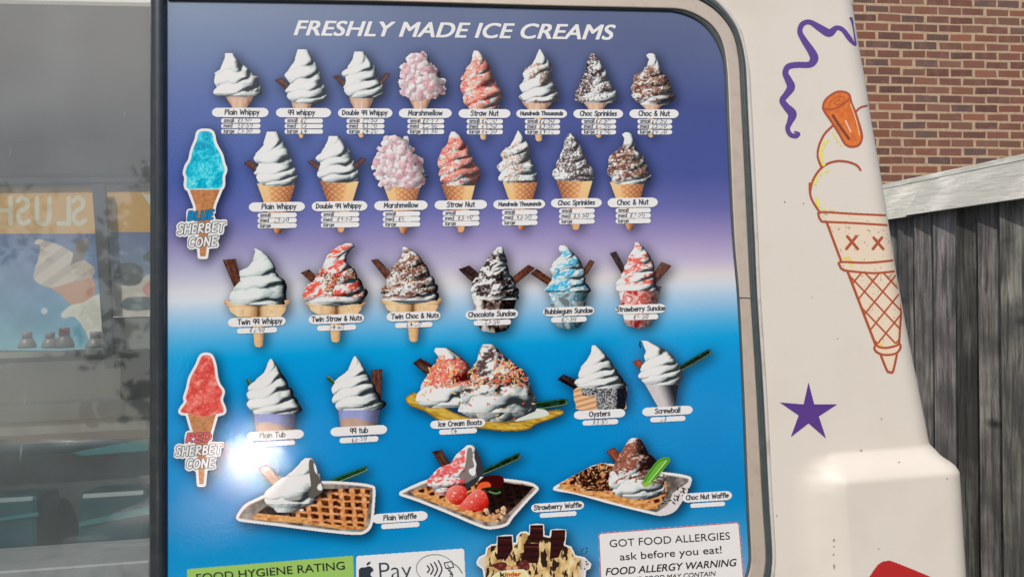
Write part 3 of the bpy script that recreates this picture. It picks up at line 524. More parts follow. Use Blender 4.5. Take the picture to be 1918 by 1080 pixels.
def oyster():
    ZO = Z(1040, 630, 6.187); pc = P_(1042, 643, 1174, 772, .7)
    flake(pc, ZO(22, 495, 95, 435, 290, 520, 250, 620), 4, ((34, 30, 32), (58, 48, 48)))
    d = pc.poly(ZO(250, 590, 215, 690, 240, 790, 290, 850, 780, 850, 815, 760, 815, 560, 600, 520), (214, 168, 128), 3); m = d < 0
    g = np.sin((pc.Y + .25 * (pc.X - 1078)) * .62 + .02 * (pc.X - 1078) ** 1.0); pc.over((150, 104, 76), sstep(.55, 1, g) * .6 * m, True); pc.over((240, 204, 166), sstep(.2, -1, g) * .5 * m, True)
    d2 = pc.poly(ZO(330, 560, 520, 545, 815, 560, 815, 760, 780, 850, 500, 850, 480, 760, 460, 690, 320, 680), (52, 54, 58), 2)
    pc.strew((d2 < 0) & (pc.X < 1155), 560, [(206, 208, 210), (150, 154, 158), (228, 230, 230)], 2.0, 5, 'bit'); pc.over((28, 34, 42), sstep(1148, 1166, pc.X) * .85 * (d2 < 0), True)
    s = top(pc, bb(ZO, 228, 102, 815, 600), 'OY', 44); PICS.append((pc, 'ice_cream_picture', 'printed picture of an oyster shell wafer dipped in coconut'))
oyster()
def screwball():
    ZO = Z(1040, 630, 6.187); pc = P_(1182, 635, 1338, 770, .7)
    flake(pc, ZO(892, 292, 975, 258, 1020, 320, 965, 372), 3, ((110, 54, 42), (150, 76, 56))); spoon(pc, ZO(1400, 400)[0], ZO(1770, 185)[0], 9, 11, .05, 4)
    P = np.array(ZO(1030, 530, 1460, 440, 1410, 640, 1390, 830, 1200, 830)); d = sdf(pc.X, pc.Y, P); u = (pc.X - 1206) / 70 - (pc.Y - 716) / 190
    pc.over(ramp(np.clip(.95 - 1.1 * sstep(.35, .85, u + .05) + .1 * (fbm(pc.X, pc.Y, 6, 4) - .5), 0, 1), [(40, 42, 50), (120, 118, 124), (206, 200, 202)]), np.clip(.5 - d / .9, 0, 1))
    top(pc, bb(ZO, 968, 48, 1470, 560), 'SW', 45); pc.line(ZO(985, 60, 978, 90, 990, 122), 2.6, (24, 24, 30)); PICS.append((pc, 'ice_cream_picture', 'printed picture of a screwball in a clear cone with a dark spoon'))
screwball()
# fifth row: waffles on trays
def tray(pc, P, seed, inner=(120, 112, 104)):
    d = pc.poly(P, (226, 224, 222), 3); pc.over(ramp(np.clip(fbm(pc.X, pc.Y, 14, seed) * 1.3 - .1, 0, 1), [(60, 58, 56), inner, (176, 168, 160)]), sstep(-4, -7, d)); return d
def waf(pc, P, edge, seed, gx=(1, .0), gy=(.0, 1), per=14, dark=None):
    d = pc.poly(P, (190, 124, 72), 0); m = np.clip(.5 - d / .9, 0, 1)
    a = pc.X * gx[0] + pc.Y * gx[1]; b = pc.X * gy[0] + pc.Y * gy[1]; wob = (fbm(pc.X, pc.Y, 9, seed) - .5) * 5
    fa = np.abs(((a + wob) / per % 1) - .5) * 2; fb = np.abs(((b + wob) / (per * .62) % 1) - .5) * 2; rib = np.maximum(sstep(.45, .75, fa), sstep(.45, .8, fb)); n = fbm(pc.X, pc.Y, 5, seed + 2)
    pc.over(ramp(np.clip(.12 + .62 * rib + .5 * (n - .5), 0, 1), [(46, 34, 30), (136, 80, 50), (204, 136, 88), (240, 200, 152)]), m, True)
    if dark is not None: pc.over((36, 32, 32), dark * m, True)
    if edge:
        e = sdf(pc.X, pc.Y, np.array(edge)); pc.over(ramp(np.clip(fbm(pc.X, pc.Y * 2, 7, seed + 4) * 1.2 - .05, 0, 1), [(150, 84, 46), (206, 146, 88), (234, 190, 132)]), np.clip(.5 - e / .9, 0, 1))
def plain_waffle():
    ZW = Z(430, 840, 6.352); pc = P_(438, 852, 708, 1006, .75)
    spoon(pc, ZW(1100, 440)[0], ZW(1600, 245)[0], 9, 10, .3, 3)
    flake(pc, ZW(340, 235, 440, 188, 640, 380, 520, 450), 5, ((92, 76, 68), (140, 118, 102)))
    tray(pc, ZW(80, 800, 180, 660, 380, 560, 700, 420, 1100, 380, 1500, 400, 1690, 430, 1735, 480, 1725, 700, 1700, 900, 1620, 1000, 1480, 1020, 1100, 985, 600, 920, 180, 870, 100, 850), 3)
    dk = sstep(1040, 900, (pc.X - 430) * 6.352 + ((pc.Y - 840) * 6.352 - 640) * .9 - 100) * 0 + sstep(40, -60, ((pc.X - 430) * 6.352 - 1000) * .55 + ((pc.Y - 840) * 6.352 - 640)) * .88
    waf(pc, ZW(270, 810, 420, 690, 1000, 480, 1400, 470, 1675, 470, 1660, 640, 1610, 950, 900, 880), ZW(265, 815, 330, 765, 900, 815, 930, 860, 1300, 905, 1615, 925, 1600, 958, 1300, 950, 880, 885, 300, 840), 4, (1, -.1), (-.06, 1), 21, dk)
    s = swirl(pc, bb(ZW, 395, 110, 1110, 755), [(0, .70, .82), (.06, .64, .86), (.2, .54, .91), (.32, .4, .95), (.42, .26, .97), (.52, .16, 1), (.62, .06, .98), (.74, 0, .85), (.84, .06, .84), (.92, .18, .6), (1, .24, .5)], 2.3, .5, seed=12, dark=.25, lobes=.06, ridge=.16, crease=.25, rough=.25)
    pc.poly(ZW(950, 130, 1000, 150, 1050, 300, 1080, 400, 1070, 470, 1110, 500, 1020, 570, 940, 560, 960, 470, 965, 400, 945, 250), (96, 92, 88), 3); pc.poly(ZW(1000, 165, 1030, 210, 1045, 300, 1010, 260), (232, 234, 230), 2); pc.poly(ZW(1040, 450, 1085, 405, 1105, 485, 1060, 490), (228, 230, 226), 2)
    pc.poly(ZW(735, 590, 790, 560, 850, 580, 810, 605), (160, 160, 152), 3); pc.poly(ZW(830, 720, 870, 712, 880, 735, 845, 742), (220, 220, 214), 3)
    PICS.append((pc, 'waffle_picture', 'printed picture of a plain waffle with white cream and a green spoon'))
plain_waffle()
def berry(pc, P, seed):
    d = pc.poly(P, (206, 58, 50), 4); cx = np.mean([p[0] for p in P]); cy = np.mean([p[1] for p in P]); r = max(p[0] for p in P) - cx
    lt = ((pc.X - cx) * .5 + (pc.Y - cy) * .6) / r; m = np.clip(.5 - d / .9, 0, 1)
    pc.over(ramp(np.clip(.62 - .5 * lt + .2 * (fbm(pc.X, pc.Y, 3, seed) - .5), 0, 1), [(92, 26, 26), (190, 46, 42), (222, 92, 82), (240, 150, 140)]), m, True)
    pc.strew((d < -2) & (lt < .5), 26, [(240, 160, 140), (236, 190, 170)], 1.3, seed, 'dot'); pc.strew((d < -4) & (np.abs(lt + .2) < .12), 3, [(250, 236, 232)], 2.6, seed, 'dot')
def straw_waffle():
    ZW = Z(740, 820, 6.0); pc = P_(745, 830, 1010, 992, .75)
    spoon(pc, ZW(960, 400)[0], ZW(1370, 210)[0], 8, 12, .12, 3); flake(pc, ZW(412, 150, 525, 128, 640, 330, 540, 350), 6, ((44, 36, 36), (84, 60, 52)))
    tray(pc, ZW(48, 620, 90, 580, 400, 450, 700, 420, 1200, 450, 1500, 490, 1600, 540, 1605, 590, 1500, 700, 1330, 890, 1260, 980, 1100, 1020, 960, 1000, 600, 850, 250, 710, 70, 650), 6, (150, 134, 124))
    X6 = (pc.X - 740) * 6; Y6 = (pc.Y - 820) * 6
    waf(pc, ZW(170, 600, 380, 540, 900, 480, 1250, 500, 1560, 545, 1400, 720, 1180, 930, 900, 900), ZW(170, 595, 300, 610, 560, 700, 880, 830, 1170, 920, 1150, 945, 980, 935, 600, 780, 230, 650), 7, (1, -.3), (.3, 1), 18, np.clip(sstep(900, 1080, X6) * sstep(1250, 900, X6 * .4 + Y6 * .62 - 40) * .93, 0, 1))
    pc.poly(ZW(920, 540, 1000, 430, 1180, 420, 1225, 480, 1180, 560, 1000, 580), (70, 34, 32), 3); pc.poly(ZW(915, 560, 960, 500, 1040, 490, 1075, 520, 1060, 560, 960, 575), (226, 96, 62), 3)
    s = swirl(pc, bb(ZW, 380, 78, 990, 640), [(0, .7, .8), (.06, .64, .86), (.2, .5, .92), (.35, .4, .96), (.45, .2, .98), (.55, .1, .98), (.7, 0, .9), (.8, 0, .86), (.9, .08, .6), (1, .2, .4)], 2.8, .7, seed=15, dark=.35, lobes=.08, ridge=.2, crease=.3)
    pc.poly(ZW(815, 120, 860, 110, 875, 200, 880, 260, 915, 310, 900, 400, 920, 430, 800, 490, 730, 460, 725, 400, 780, 330, 800, 220), (128, 122, 120), 3); pc.poly(ZW(870, 230, 905, 250, 918, 330, 890, 420, 840, 400, 830, 350, 890, 320), (228, 226, 226), 3)
    pc.poly(ZW(900, 110, 940, 180, 985, 330, 990, 400, 930, 440, 905, 360, 915, 290, 890, 220), (66, 64, 68), 2)
    s2 = dict(s); s2['a'] = s['a'] * (X6 < 790); sauce(pc, s2, (236, 84, 84), .62, 6, 10, .1, .98)
    berry(pc, ZW(575, 640, 610, 560, 700, 525, 790, 560, 810, 650, 740, 740, 650, 735), 3); berry(pc, ZW(725, 780, 790, 680, 870, 600, 950, 570, 1020, 620, 1050, 720, 1010, 800, 900, 815), 4)
    pc.line(ZW(980, 575, 1080, 560, 1180, 590), 4, (34, 52, 34), 3); pc.line(ZW(1060, 600, 1130, 620, 1180, 605), 3, (96, 140, 90), 3); pc.strew((Y6 > 780) & (X6 > 1010) & (X6 < 1240) & (Y6 < 890), 16, [(214, 160, 112), (236, 200, 160)], 6, 4, 'lump')
    PICS.append((pc, 'waffle_picture', 'printed picture of a waffle with two red strawberries and sauce'))
straw_waffle()
def choc_waffle():
    ZW = Z(1030, 810, 6.354); pc = P_(1034, 816, 1300, 968, .75)
    flake(pc, ZW(668, 220, 765, 170, 860, 290, 790, 370), 6, ((88, 46, 36), (130, 72, 54)))
    tray(pc, ZW(38, 660, 80, 620, 300, 500, 620, 360, 1100, 440, 1400, 470, 1600, 500, 1690, 550, 1620, 720, 1540, 870, 1460, 950, 1330, 985, 1180, 960, 700, 840, 300, 730, 70, 690), 8, (104, 98, 94))
    X6 = (pc.X - 1030) * 6.354; Y6 = (pc.Y - 810) * 6.354
    pc.poly(ZW(1690, 560, 1640, 700, 1540, 870, 1460, 950, 1330, 985, 1240, 960, 1400, 860, 1460, 720, 1600, 620), (212, 208, 208), 2); pc.strew((X6 > 1330) & (Y6 > 640) & (Y6 < 900) & (X6 * .7 + Y6 < 1880), 26, [(40, 36, 40), (30, 28, 30)], 4, 3, 'bit')
    waf(pc, ZW(110, 610, 300, 500, 610, 358, 900, 430, 1380, 500, 1390, 700, 1280, 900, 1000, 830, 600, 740), ZW(110, 605, 180, 610, 480, 680, 700, 720, 1000, 790, 1290, 850, 1280, 895, 1180, 912, 1000, 890, 600, 780, 160, 680, 125, 650), 9, (1, -.4), (.35, 1), 18)
    k = (pc.A > .5) & (X6 > 280) & (X6 < 760) & (Y6 > 400) & (Y6 < 690) & (Y6 > 700 - X6 * .75)
    pc.over((46, 32, 30), k * sstep(.36, .5, fbm(pc.X, pc.Y, 12, 5)) * .9); pc.strew(k, 120, NUT, 3.6, 5, 'bit')
    s1 = swirl(pc, bb(ZW, 690, 420, 1370, 790), [(0, .1, .9), (.2, .02, .96), (.5, .02, 1), (.75, .08, .97), (.9, .2, .9), (1, .4, .75)], 2.2, 1.5, seed=17, dark=.15, lobes=.14, ridge=.3)
    s = swirl(pc, bb(ZW, 760, 60, 1300, 520), [(0, .4, .56), (.06, .32, .62), (.2, .24, .68), (.4, .16, .78), (.55, .1, .9), (.62, .02, .98), (.8, 0, 1), (1, .1, .95)], 2.2, .8, seed=19, dark=.3)
    sauce(pc, s, (132, 72, 54), .66, 3, 13, 0, 1); s2 = dict(s); s2['a'] = s['a'] * sstep(-.1, .25, s['u']); sauce(pc, s2, (58, 42, 40), .85, 5, 12, .02, .95); s3 = dict(s1); sauce(pc, s3, (120, 66, 52), .33, 8, 9, 0, .5)
    sp = pc.poly(ZW(1100, 620, 1150, 500, 1280, 330, 1390, 288, 1430, 320, 1400, 380, 1280, 520, 1170, 635), (110, 176, 66), 3); pc.over((60, 120, 50), np.clip(.5 + (1.6 - np.abs(sp + 3)), 0, 1) * .7, True); pc.over((196, 204, 90), (sp < -1) * sstep(560, 620, Y6) * .6, True)
    pc.line(ZW(1180, 590, 1390, 330), 1.6, (196, 226, 170)); PICS.append((pc, 'waffle_picture', 'printed picture of a chocolate nut waffle with a bright green spoon'))
choc_waffle()
# sherbet cone stickers
def sherbet(x0, y0, k, colr, word, wcol, label, seed, body, cone, dx=0):
    q = lambda *a: [(x0 + a[i] * k, y0 + a[i + 1] * k) for i in range(0, len(a), 2)]
    pc = P_(*q(-5, 0)[0], *q(122, 268)[0], .6); white = (226, 232, 236)
    halo = sdf(pc.X, pc.Y, catmull(q(*body), 3)); halo2 = sdf(pc.X, pc.Y, np.array(q(*cone)))
    ts = []
    for w_, bx, by, un, wd in ((word, 27 - dx, 180, 2.45, 46), ('SHERBET', 8 - dx * 1.3, 206, 2.7, 86), ('CONE', 28 - dx * 1.2, 230, 2.7, 52)):
        (px_, py_), = q(bx, by); ts.append(draw_text(pc, w_, px_, py_, un * k, -.06, 1, None, gap=1.3, slant=.22, jit=.25, seed=seed, width=wd * k))
    T = np.minimum(np.minimum(*ts[:2]), ts[2]); D = np.minimum(np.minimum(halo, halo2) - 5.0 * k, T - 6.2 * k)
    pc.over(white, np.clip(.5 - D / .8, 0, 1))
    n = fbm(pc.X, pc.Y, 4, seed, 3); n2 = fbm(pc.X + pc.Y * .3, pc.Y, 15, seed + 4, 2)
    bk = np.clip(.5 - halo2 / .8, 0, 1); pc.over(ramp(np.clip(n * .7 + .25 - .3 * sstep(0, 1, (pc.X - x0 - 62 * k) / (32 * k)), 0, 1), [(128, 84, 54), (182, 124, 84), (206, 156, 112)]), bk)
    pc.over(ramp(np.clip(n * 1.0 + (n2 - .5) * .9, 0, 1), colr), np.clip(.5 - halo / .8, 0, 1))
    pc.over(tuple(.9 * c for c in colr[0]), sstep(.1, 0, np.abs(n2 - .42)) * .35 * (halo < -2), True)
    for D_, c in ((ts[0], wcol), (ts[1], white), (ts[2], white)):
        pc.over((58, 64, 72), np.clip(.5 + (3.0 * k - D_) / .8, 0, 1), True); pc.over(c, np.clip(.5 + (1.75 * k - D_) / .7, 0, 1), True)
    PICS.append((pc, 'sherbet_sticker', label))
sherbet(325, 232, 1.0, [(14, 140, 176), (34, 178, 208), (70, 204, 224), (130, 220, 232)], 'BLUE', (20, 140, 200), 'cut out sticker of a bright blue sherbet cone with white lettering', 51,
        (48, 16, 62, 14, 72, 18, 77, 38, 88, 58, 92, 74, 96, 86, 92, 98, 92, 112, 88, 120, 70, 122, 48, 121, 30, 122, 24, 116, 25, 100, 22, 92, 26, 78, 32, 68, 36, 50, 44, 30), (30, 123, 87, 123, 76, 150, 68, 186, 60, 248, 50, 248, 46, 190, 41, 152))
sherbet(326, 650, .985, [(196, 70, 66), (220, 92, 86), (230, 122, 112), (242, 176, 166)], 'RED', (222, 96, 110), 'cut out sticker of a red sherbet cone with white lettering', 52,
        (52, 18, 62, 15, 70, 18, 76, 34, 79, 56, 84, 72, 92, 84, 88, 100, 94, 116, 92, 124, 72, 128, 50, 132, 32, 126, 15, 124, 14, 118, 24, 104, 22, 96, 28, 76, 32, 58, 44, 36), (26, 126, 80, 126, 68, 168, 63, 190, 56, 260, 48, 260, 44, 200, 38, 168), 4)
def nut_sundae():
    ZK = Z(880, 960, 7.99); pc = P_(888, 976, 1112, 1128, .6)
    out = ZK(95, 740, 130, 660, 230, 610, 245, 520, 310, 470, 400, 455, 405, 345, 520, 325, 645, 325, 650, 440, 690, 440, 700, 340, 760, 280, 840, 270, 885, 300, 890, 175, 1000, 155, 1110, 165, 1120, 330, 1190, 345, 1205, 250, 1300, 235, 1440, 245, 1445, 330, 1430, 470, 1520, 500, 1580, 630, 1720, 660, 1820, 760, 1800, 830, 1740, 860, 1730, 960, 1640, 1180, 1300, 1280, 600, 1280, 300, 1180, 210, 960, 190, 840, 110, 780)
    d = pc.poly(out, (232, 232, 234)); X6 = (pc.X - 880) * 7.99; Y6 = (pc.Y - 960) * 7.99; inn = np.clip(.5 - (d + 3.2), 0, 1)
    n = fbm(pc.X, pc.Y * .6, 9, 3); n2 = fbm(pc.X * 1.4 + 5 * n, pc.Y * .5, 8, 8)
    pc.over((206, 202, 200), inn); cream = inn * sstep(200, 260, X6) * sstep(1700, 1600, X6)
    pc.over(ramp(np.clip(n * 1.3 - .1, 0, 1), [(150, 116, 70), (206, 176, 122), (236, 216, 170)]), cream); pc.over((44, 34, 34), sstep(.56, .62, n2) * cream * .92)
    for P in (ZK(415, 350, 630, 342, 642, 540, 560, 680, 410, 700), ZK(905, 182, 1095, 178, 1100, 330, 1040, 450, 890, 440), ZK(1225, 255, 1430, 250, 1425, 400, 1330, 660, 1195, 690), ZK(808, 455, 1035, 450, 1040, 640, 1020, 750, 808, 740)):
        e = pc.poly(P, (62, 40, 40)); y0 = P[0][1]; pc.over((104, 58, 48), (e < -.6) * sstep(3, 0, np.abs(pc.Y - y0 - 5 - .05 * (pc.X - P[0][0]) ** 1)) * .8, True); pc.over((40, 28, 30), (e < 0) * sstep(.55, .7, np.sin(pc.Y * .55) * .5 + .5) * .4, True)
    for P in (ZK(265, 795, 420, 740, 540, 740, 560, 840, 460, 860, 340, 800), ZK(720, 760, 840, 705, 890, 770, 880, 850, 740, 860)):
        e = pc.poly(P, (96, 52, 48), 3); pc.over((140, 84, 74), sstep(.55, .65, fbm(pc.X, pc.Y, 4, 6)) * (e < 0) * .6, True)
    for cx, cy in ZK(580, 825, 680, 825): pc.over((208, 160, 118), np.clip(.5 - (np.hypot(pc.X - cx, (pc.Y - cy)) - 5.4) / .8, 0, 1)); pc.over((150, 98, 70), np.clip(.5 + (.7 - np.abs(np.hypot(pc.X - cx, pc.Y - cy) - 5.4)), 0, 1) * .8, True)
    e = pc.poly(ZK(330, 960, 460, 880, 640, 860, 800, 850, 850, 900, 880, 960, 1000, 1100, 960, 1240, 420, 1240, 300, 1100), (236, 212, 150), 3); pc.over((240, 236, 226), np.clip(.5 + (1 - np.abs(e)), 0, 1), True)
    pc.strew((X6 > 1630) & (X6 < 1800) & (Y6 > 700) & (Y6 < 860) & (pc.A > .5), 9, [(60, 44, 44)], 2.2, 4, 'dot'); PICS.append((pc, 'sundae_sticker', 'cut out sticker of a chocolate bar sundae in a white bowl'))
nut_sundae()
for pc, _, _ in PICS: cover(pc)
# ---------------------------------------------------------------- the van
van = empty('ice_cream_van', (-0.4, 2.6, 0), 'cream ice cream van with a large blue price board and painted cone on its side', 'ice cream van')
LAY = -0.002
# board boundary lines in photo units (inner lip edge, outer lip edge, aluminium edge, rubber edge, trim edge)
def corner(pts): return catmull(pts, 4, False)
B_IN = corner([(315, 2), (700, 8), (1000, 16), (1230, 21), (1263, 23), (1285, 29), (1304, 38), (1323, 53), (1337, 71), (1346, 89), (1353, 108), (1357, 135), (1359, 170), (1362, 250), (1371, 440), (1381, 560), (1390, 740), (1397.5, 940), (1402, 1030), (1401.5, 1052), (1396, 1077), (1382, 1104), (1355, 1126), (1315, 1138), (1200, 1146), (800, 1180), (315, 1224)])
B_LIP = corner([(315, -4), (700, 2), (1000, 10), (1230, 15), (1272, 17), (1295, 23), (1318, 35), (1335, 49), (1348, 67), (1356, 88), (1360, 108), (1363, 135), (1365, 170), (1368, 250), (1376, 440), (1386, 560), (1395, 740), (1403, 940), (1407.5, 1030), (1407, 1056), (1401, 1081), (1388, 1109), (1360, 1132), (1318, 1144), (1200, 1152), (800, 1186), (315, 1230)])
B_ALU = corner([(315, -34), (700, -27), (1000, -18), (1220, -13), (1280, -9), (1308, 0), (1328, 11), (1343, 23), (1358, 39), (1370, 58), (1377, 77), (1382, 102), (1385, 130), (1387, 170), (1391, 250), (1400, 440), (1406, 560), (1417, 740), (1428, 940), (1434, 1030), (1433, 1060), (1428, 1086), (1412, 1124), (1380, 1152), (1330, 1166), (1200, 1174), (800, 1208), (315, 1252)])
B_RUB = corner([(315, -48), (700, -41), (1000, -32), (1225, -27), (1295, -21), (1334, 0), (1350, 13), (1365, 30), (1378, 50), (1387, 74), (1393, 99), (1397, 130), (1399, 170), (1403, 250), (1413, 440), (1418.5, 560), (1430, 740), (1440.5, 940), (1446, 1030), (1445, 1063), (1440, 1090), (1424, 1133), (1390, 1163), (1338, 1178), (1200, 1186), (800, 1221), (315, 1264)])
B_TRM = corner([(315, -56), (700, -49), (1000, -40), (1228, -35), (1302, -30), (1345, -1), (1362, 15), (1378, 38), (1390, 60), (1396, 85), (1401, 110), (1405, 138), (1407, 175), (1411, 250), (1420, 440), (1425.5, 560), (1437, 740), (1447.5, 940), (1453, 1030), (1452, 1066), (1447, 1094), (1430, 1139), (1395, 1171), (1342, 1187), (1200, 1195), (800, 1230), (315, 1272)])
def band(name, Aa, Bb, prof, m, parent, smooth=True):
    'strip between two boundary lines; prof = (fraction across, depth) pairs'
    n = len(Aa); Vs = []
    seg = np.concatenate([Bb[:-1] + (Bb[1:] - Bb[:-1]) * f for f in np.linspace(0, 1, 12)[:-1]] + [Bb[-1:]]); Bb = seg[np.argmin(((Aa[:, None, :] - seg[None]) ** 2).sum(-1), 1)]
    for f, d in prof:
        X = Aa[:, 0] * (1 - f) + Bb[:, 0] * f; Y = Aa[:, 1] * (1 - f) + Bb[:, 1] * f; p, q = pq(X, Y, d); Vs.append(wp(p, q, d))
    V = np.concatenate(Vs); F = []
    for k in range(len(prof) - 1):
        i = np.arange(n - 1); F.append(np.stack([k * n + i, (k + 1) * n + i, (k + 1) * n + i + 1, k * n + i + 1], 1))
    return link(name, np_mesh(name, V, np.concatenate(F), smooth=smooth), m, parent)
# ---- the board itself: one printed sheet with the drop shadows of its pictures
res = 3.0
bx = Pic(313, -2, 1413, 1232, res)
g = COVER.copy()
def blur(a, s):
    k = np.exp(-.5 * (np.arange(-12, 13) / s) ** 2); k /= k.sum()
    a = np.apply_along_axis(lambda r: np.convolve(r, k, 'same'), 0, a); return np.apply_along_axis(lambda r: np.convolve(r, k, 'same'), 1, a)
g = np.roll(np.roll(blur(g, 3.4), 2, 0), 2, 1)
yy = bx.Y - slope(bx.Y) * (bx.X - 860)
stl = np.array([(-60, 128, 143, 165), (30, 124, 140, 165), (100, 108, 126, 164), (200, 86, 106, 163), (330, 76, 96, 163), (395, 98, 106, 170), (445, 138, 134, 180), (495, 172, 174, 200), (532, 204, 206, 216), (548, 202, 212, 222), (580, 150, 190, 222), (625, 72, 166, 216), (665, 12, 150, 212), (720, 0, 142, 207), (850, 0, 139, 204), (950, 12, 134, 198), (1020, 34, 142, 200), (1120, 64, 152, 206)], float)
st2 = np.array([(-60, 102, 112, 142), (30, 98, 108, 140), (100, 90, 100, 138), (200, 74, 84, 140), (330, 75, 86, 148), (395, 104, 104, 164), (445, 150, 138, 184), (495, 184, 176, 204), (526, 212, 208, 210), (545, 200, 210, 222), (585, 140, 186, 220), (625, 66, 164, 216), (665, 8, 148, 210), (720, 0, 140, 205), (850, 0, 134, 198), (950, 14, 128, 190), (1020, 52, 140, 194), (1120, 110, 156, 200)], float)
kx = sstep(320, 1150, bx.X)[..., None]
c = np.stack([np.interp(yy, stl[:, 0], stl[:, k]) for k in (1, 2, 3)], -1) * (1 - kx) + np.stack([np.interp(yy, st2[:, 0], st2[:, k]) for k in (1, 2, 3)], -1) * kx  # upper left is paler: sky reflection haze painted into the print colour
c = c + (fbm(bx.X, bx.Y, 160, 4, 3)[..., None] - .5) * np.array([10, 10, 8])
sh = g[np.clip((bx.Y / 3).astype(int) + 6, 0, 379), np.clip((bx.X / 3).astype(int) + 6, 0, 659)]
c = c * (1 - .52 * np.clip(sh * 1.15, 0, 1))[..., None]
OUTL = np.concatenate([(B_IN + B_LIP) / 2])
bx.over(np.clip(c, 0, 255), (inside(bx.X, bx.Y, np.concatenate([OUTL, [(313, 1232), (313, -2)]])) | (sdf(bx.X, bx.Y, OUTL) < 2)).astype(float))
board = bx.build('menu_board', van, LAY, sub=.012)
board['label'] = 'large glossy price board printed purple to white to sky blue'
band('board_lip', B_IN, B_LIP, [(-.1, LAY - .0004), (.15, LAY - .003), (.6, LAY - .0042), (1.05, LAY - .0045)], M_RUB, board)
alu = band('board_frame', B_LIP, B_ALU, [(-.06, LAY - .003), (.0, LAY - .0065), (.06, LAY - .0072), (.94, LAY - .0072), (1.0, LAY - .0062), (1.06, LAY - .002)], M_ALU, board, False)
band('rubber_seal', B_ALU, B_RUB, [(-.04, LAY - .004), (.08, LAY - .0085), (.3, LAY - .0105), (.42, LAY - .0105), (.48, LAY - .0085), (.56, LAY - .0105), (.8, LAY - .010), (.97, LAY - .007), (1.05, .0)], M_RUB, board)
band('seal_trim', B_RUB, B_TRM, [(0, .0), (.08, -.0035), (.6, -.0042), (1.0, -.003), (1.1, .004)], M_TRIM, board)
jt = MB(); jx = [(1384.6, 556.5), (1407.5, 557.5), (1407.5, 559.3), (1384.6, 558.3)]
p_, q_ = pq([a for a, b in jx], [b for a, b in jx], LAY - .0075); jt.face([jt.v(v) for v in wp(p_, q_, LAY - .0075)]); jt.build('frame_joint', M_BLK, board)
for i, (pc, nm, lb) in enumerate(PICS): pc.build(nm, board, LAY - .0003 - i * 6e-6, lb, sub=.018)

# ---- name labels and price strips
INK = (52, 56, 62); PILL = (232, 234, 238)
def pill(x0, y0, x1, y1, txt, unit=1.55, tx=None, w=1.9, name='name_label', price=None, seed=0, ang=None, alpha=1.0):
    cx, cy = (x0 + x1) / 2, (y0 + y1) / 2; a = math.atan(slope(cy)) if ang is None else ang; L = (x1 - x0) / 2; H = (y1 - y0) / 2
    dy = abs(math.sin(a)) * L; pc = Pic(x0 - 2, y0 - dy - 2, x1 + 2, y1 + dy + 2, .55)
    c_, s_ = math.cos(a), math.sin(a); U = (pc.X - cx) * c_ + (pc.Y - cy) * s_; Vv = -(pc.X - cx) * s_ + (pc.Y - cy) * c_
    ell = .75 if name == 'name_label' else 1.0
    d = np.hypot(np.maximum(np.abs(U) - (L - H / ell), 0) * ell, Vv) - H
    pc.over(PILL, np.clip(.5 - d / .8, 0, 1))
    if txt:
        ss, tw = text_strokes(txt); wd = tw * unit
        if tx is None: sx = -wd / 2
        else: sx = tx - cx
        by = unit * 2.55 if name == 'name_label' else unit * 2.3
        draw_text(pc, txt, cx + sx * c_ - by * s_, cy + sx * s_ + by * c_, unit, a, w, INK, seed=seed, alpha=alpha)
    if price:
        t, off, al, pw = price
        draw_text(pc, t, cx + off * c_ - 2.6 * s_, cy + off * s_ + 3.2 * c_, 1.55, a - .03, pw, (54, 58, 64), gap=1.0, slant=.22, jit=.4, seed=seed + 3, alpha=al, fade=1)
    global NP; NP += 1
    return pc.build(name, board, LAY - .0008 - NP * 3e-6, None, sub=.02)
NP = 0
def menu(x0, y0, x1, y1, txt, strips, sx0, sx1, prices, seed, unit=1.5, tx=None):
    pill(x0, y0, x1, y1, txt, unit, tx, seed=seed)
    for k, (a, b) in enumerate(strips):
        word = ('small', 'med', 'large')[k] if len(strips) == 3 else None
        pr = prices[k] if k < len(prices) else None
        off = -6 if len(strips) == 3 else -14
        pill(sx0, a, sx1, b, word, 1.18, sx0 + 5, 1.35, 'price_strip', (pr, off, .95, 1.25) if pr else None, seed * 7 + k)
r1 = [(222, 230.6), (232, 240.3), (242, 250.5)]
for a in [(397, 202, 503, 219.5, 'Plain Whippy', 414, 488, ('£1.50', '£2.50', '£3.50'), 421), (517, 202.5, 620, 220, '99 whippy', 533, 605, ('£2', '£3', '£4'), 539), (633, 203, 735, 220.5, 'Double 99 Whippy', 649, 720, ('£2.50', '£3.50', '£4.80'), 641), (747, 203.5, 846, 221, 'Marshmellow', 763, 832, ('£2.50', '£3.50', '£4.50'), None), (859, 204.5, 956, 221, 'Straw Nut', 874, 942, ('£2.50', '£3.50', '£4.50'), None), (967, 205, 1062, 221, 'Hundreds Thousands', 983, 1049, ('£2.50', '£3.50', '£4.50'), None), (1074, 205, 1167, 221.5, 'Choc Sprinkles', 1089, 1154, ('£2.50', '£3.50', '£4.50'), None), (1179, 205, 1271, 221.5, 'Choc & Nut', 1194, 1259, ('£2.50', '£3.50', '£4.50'), None)]:
    menu(a[0], a[1], a[2], a[3], a[4], [(u + (a[1] - 202) * .5, v + (a[1] - 202) * .4) for u, v in r1], a[5], a[6], a[7], len(a[4]) + int(a[0]), {'Hundreds Thousands': 1.12, 'Double 99 Whippy': 1.38, 'Choc Sprinkles': 1.4}.get(a[4], 1.5), a[8])
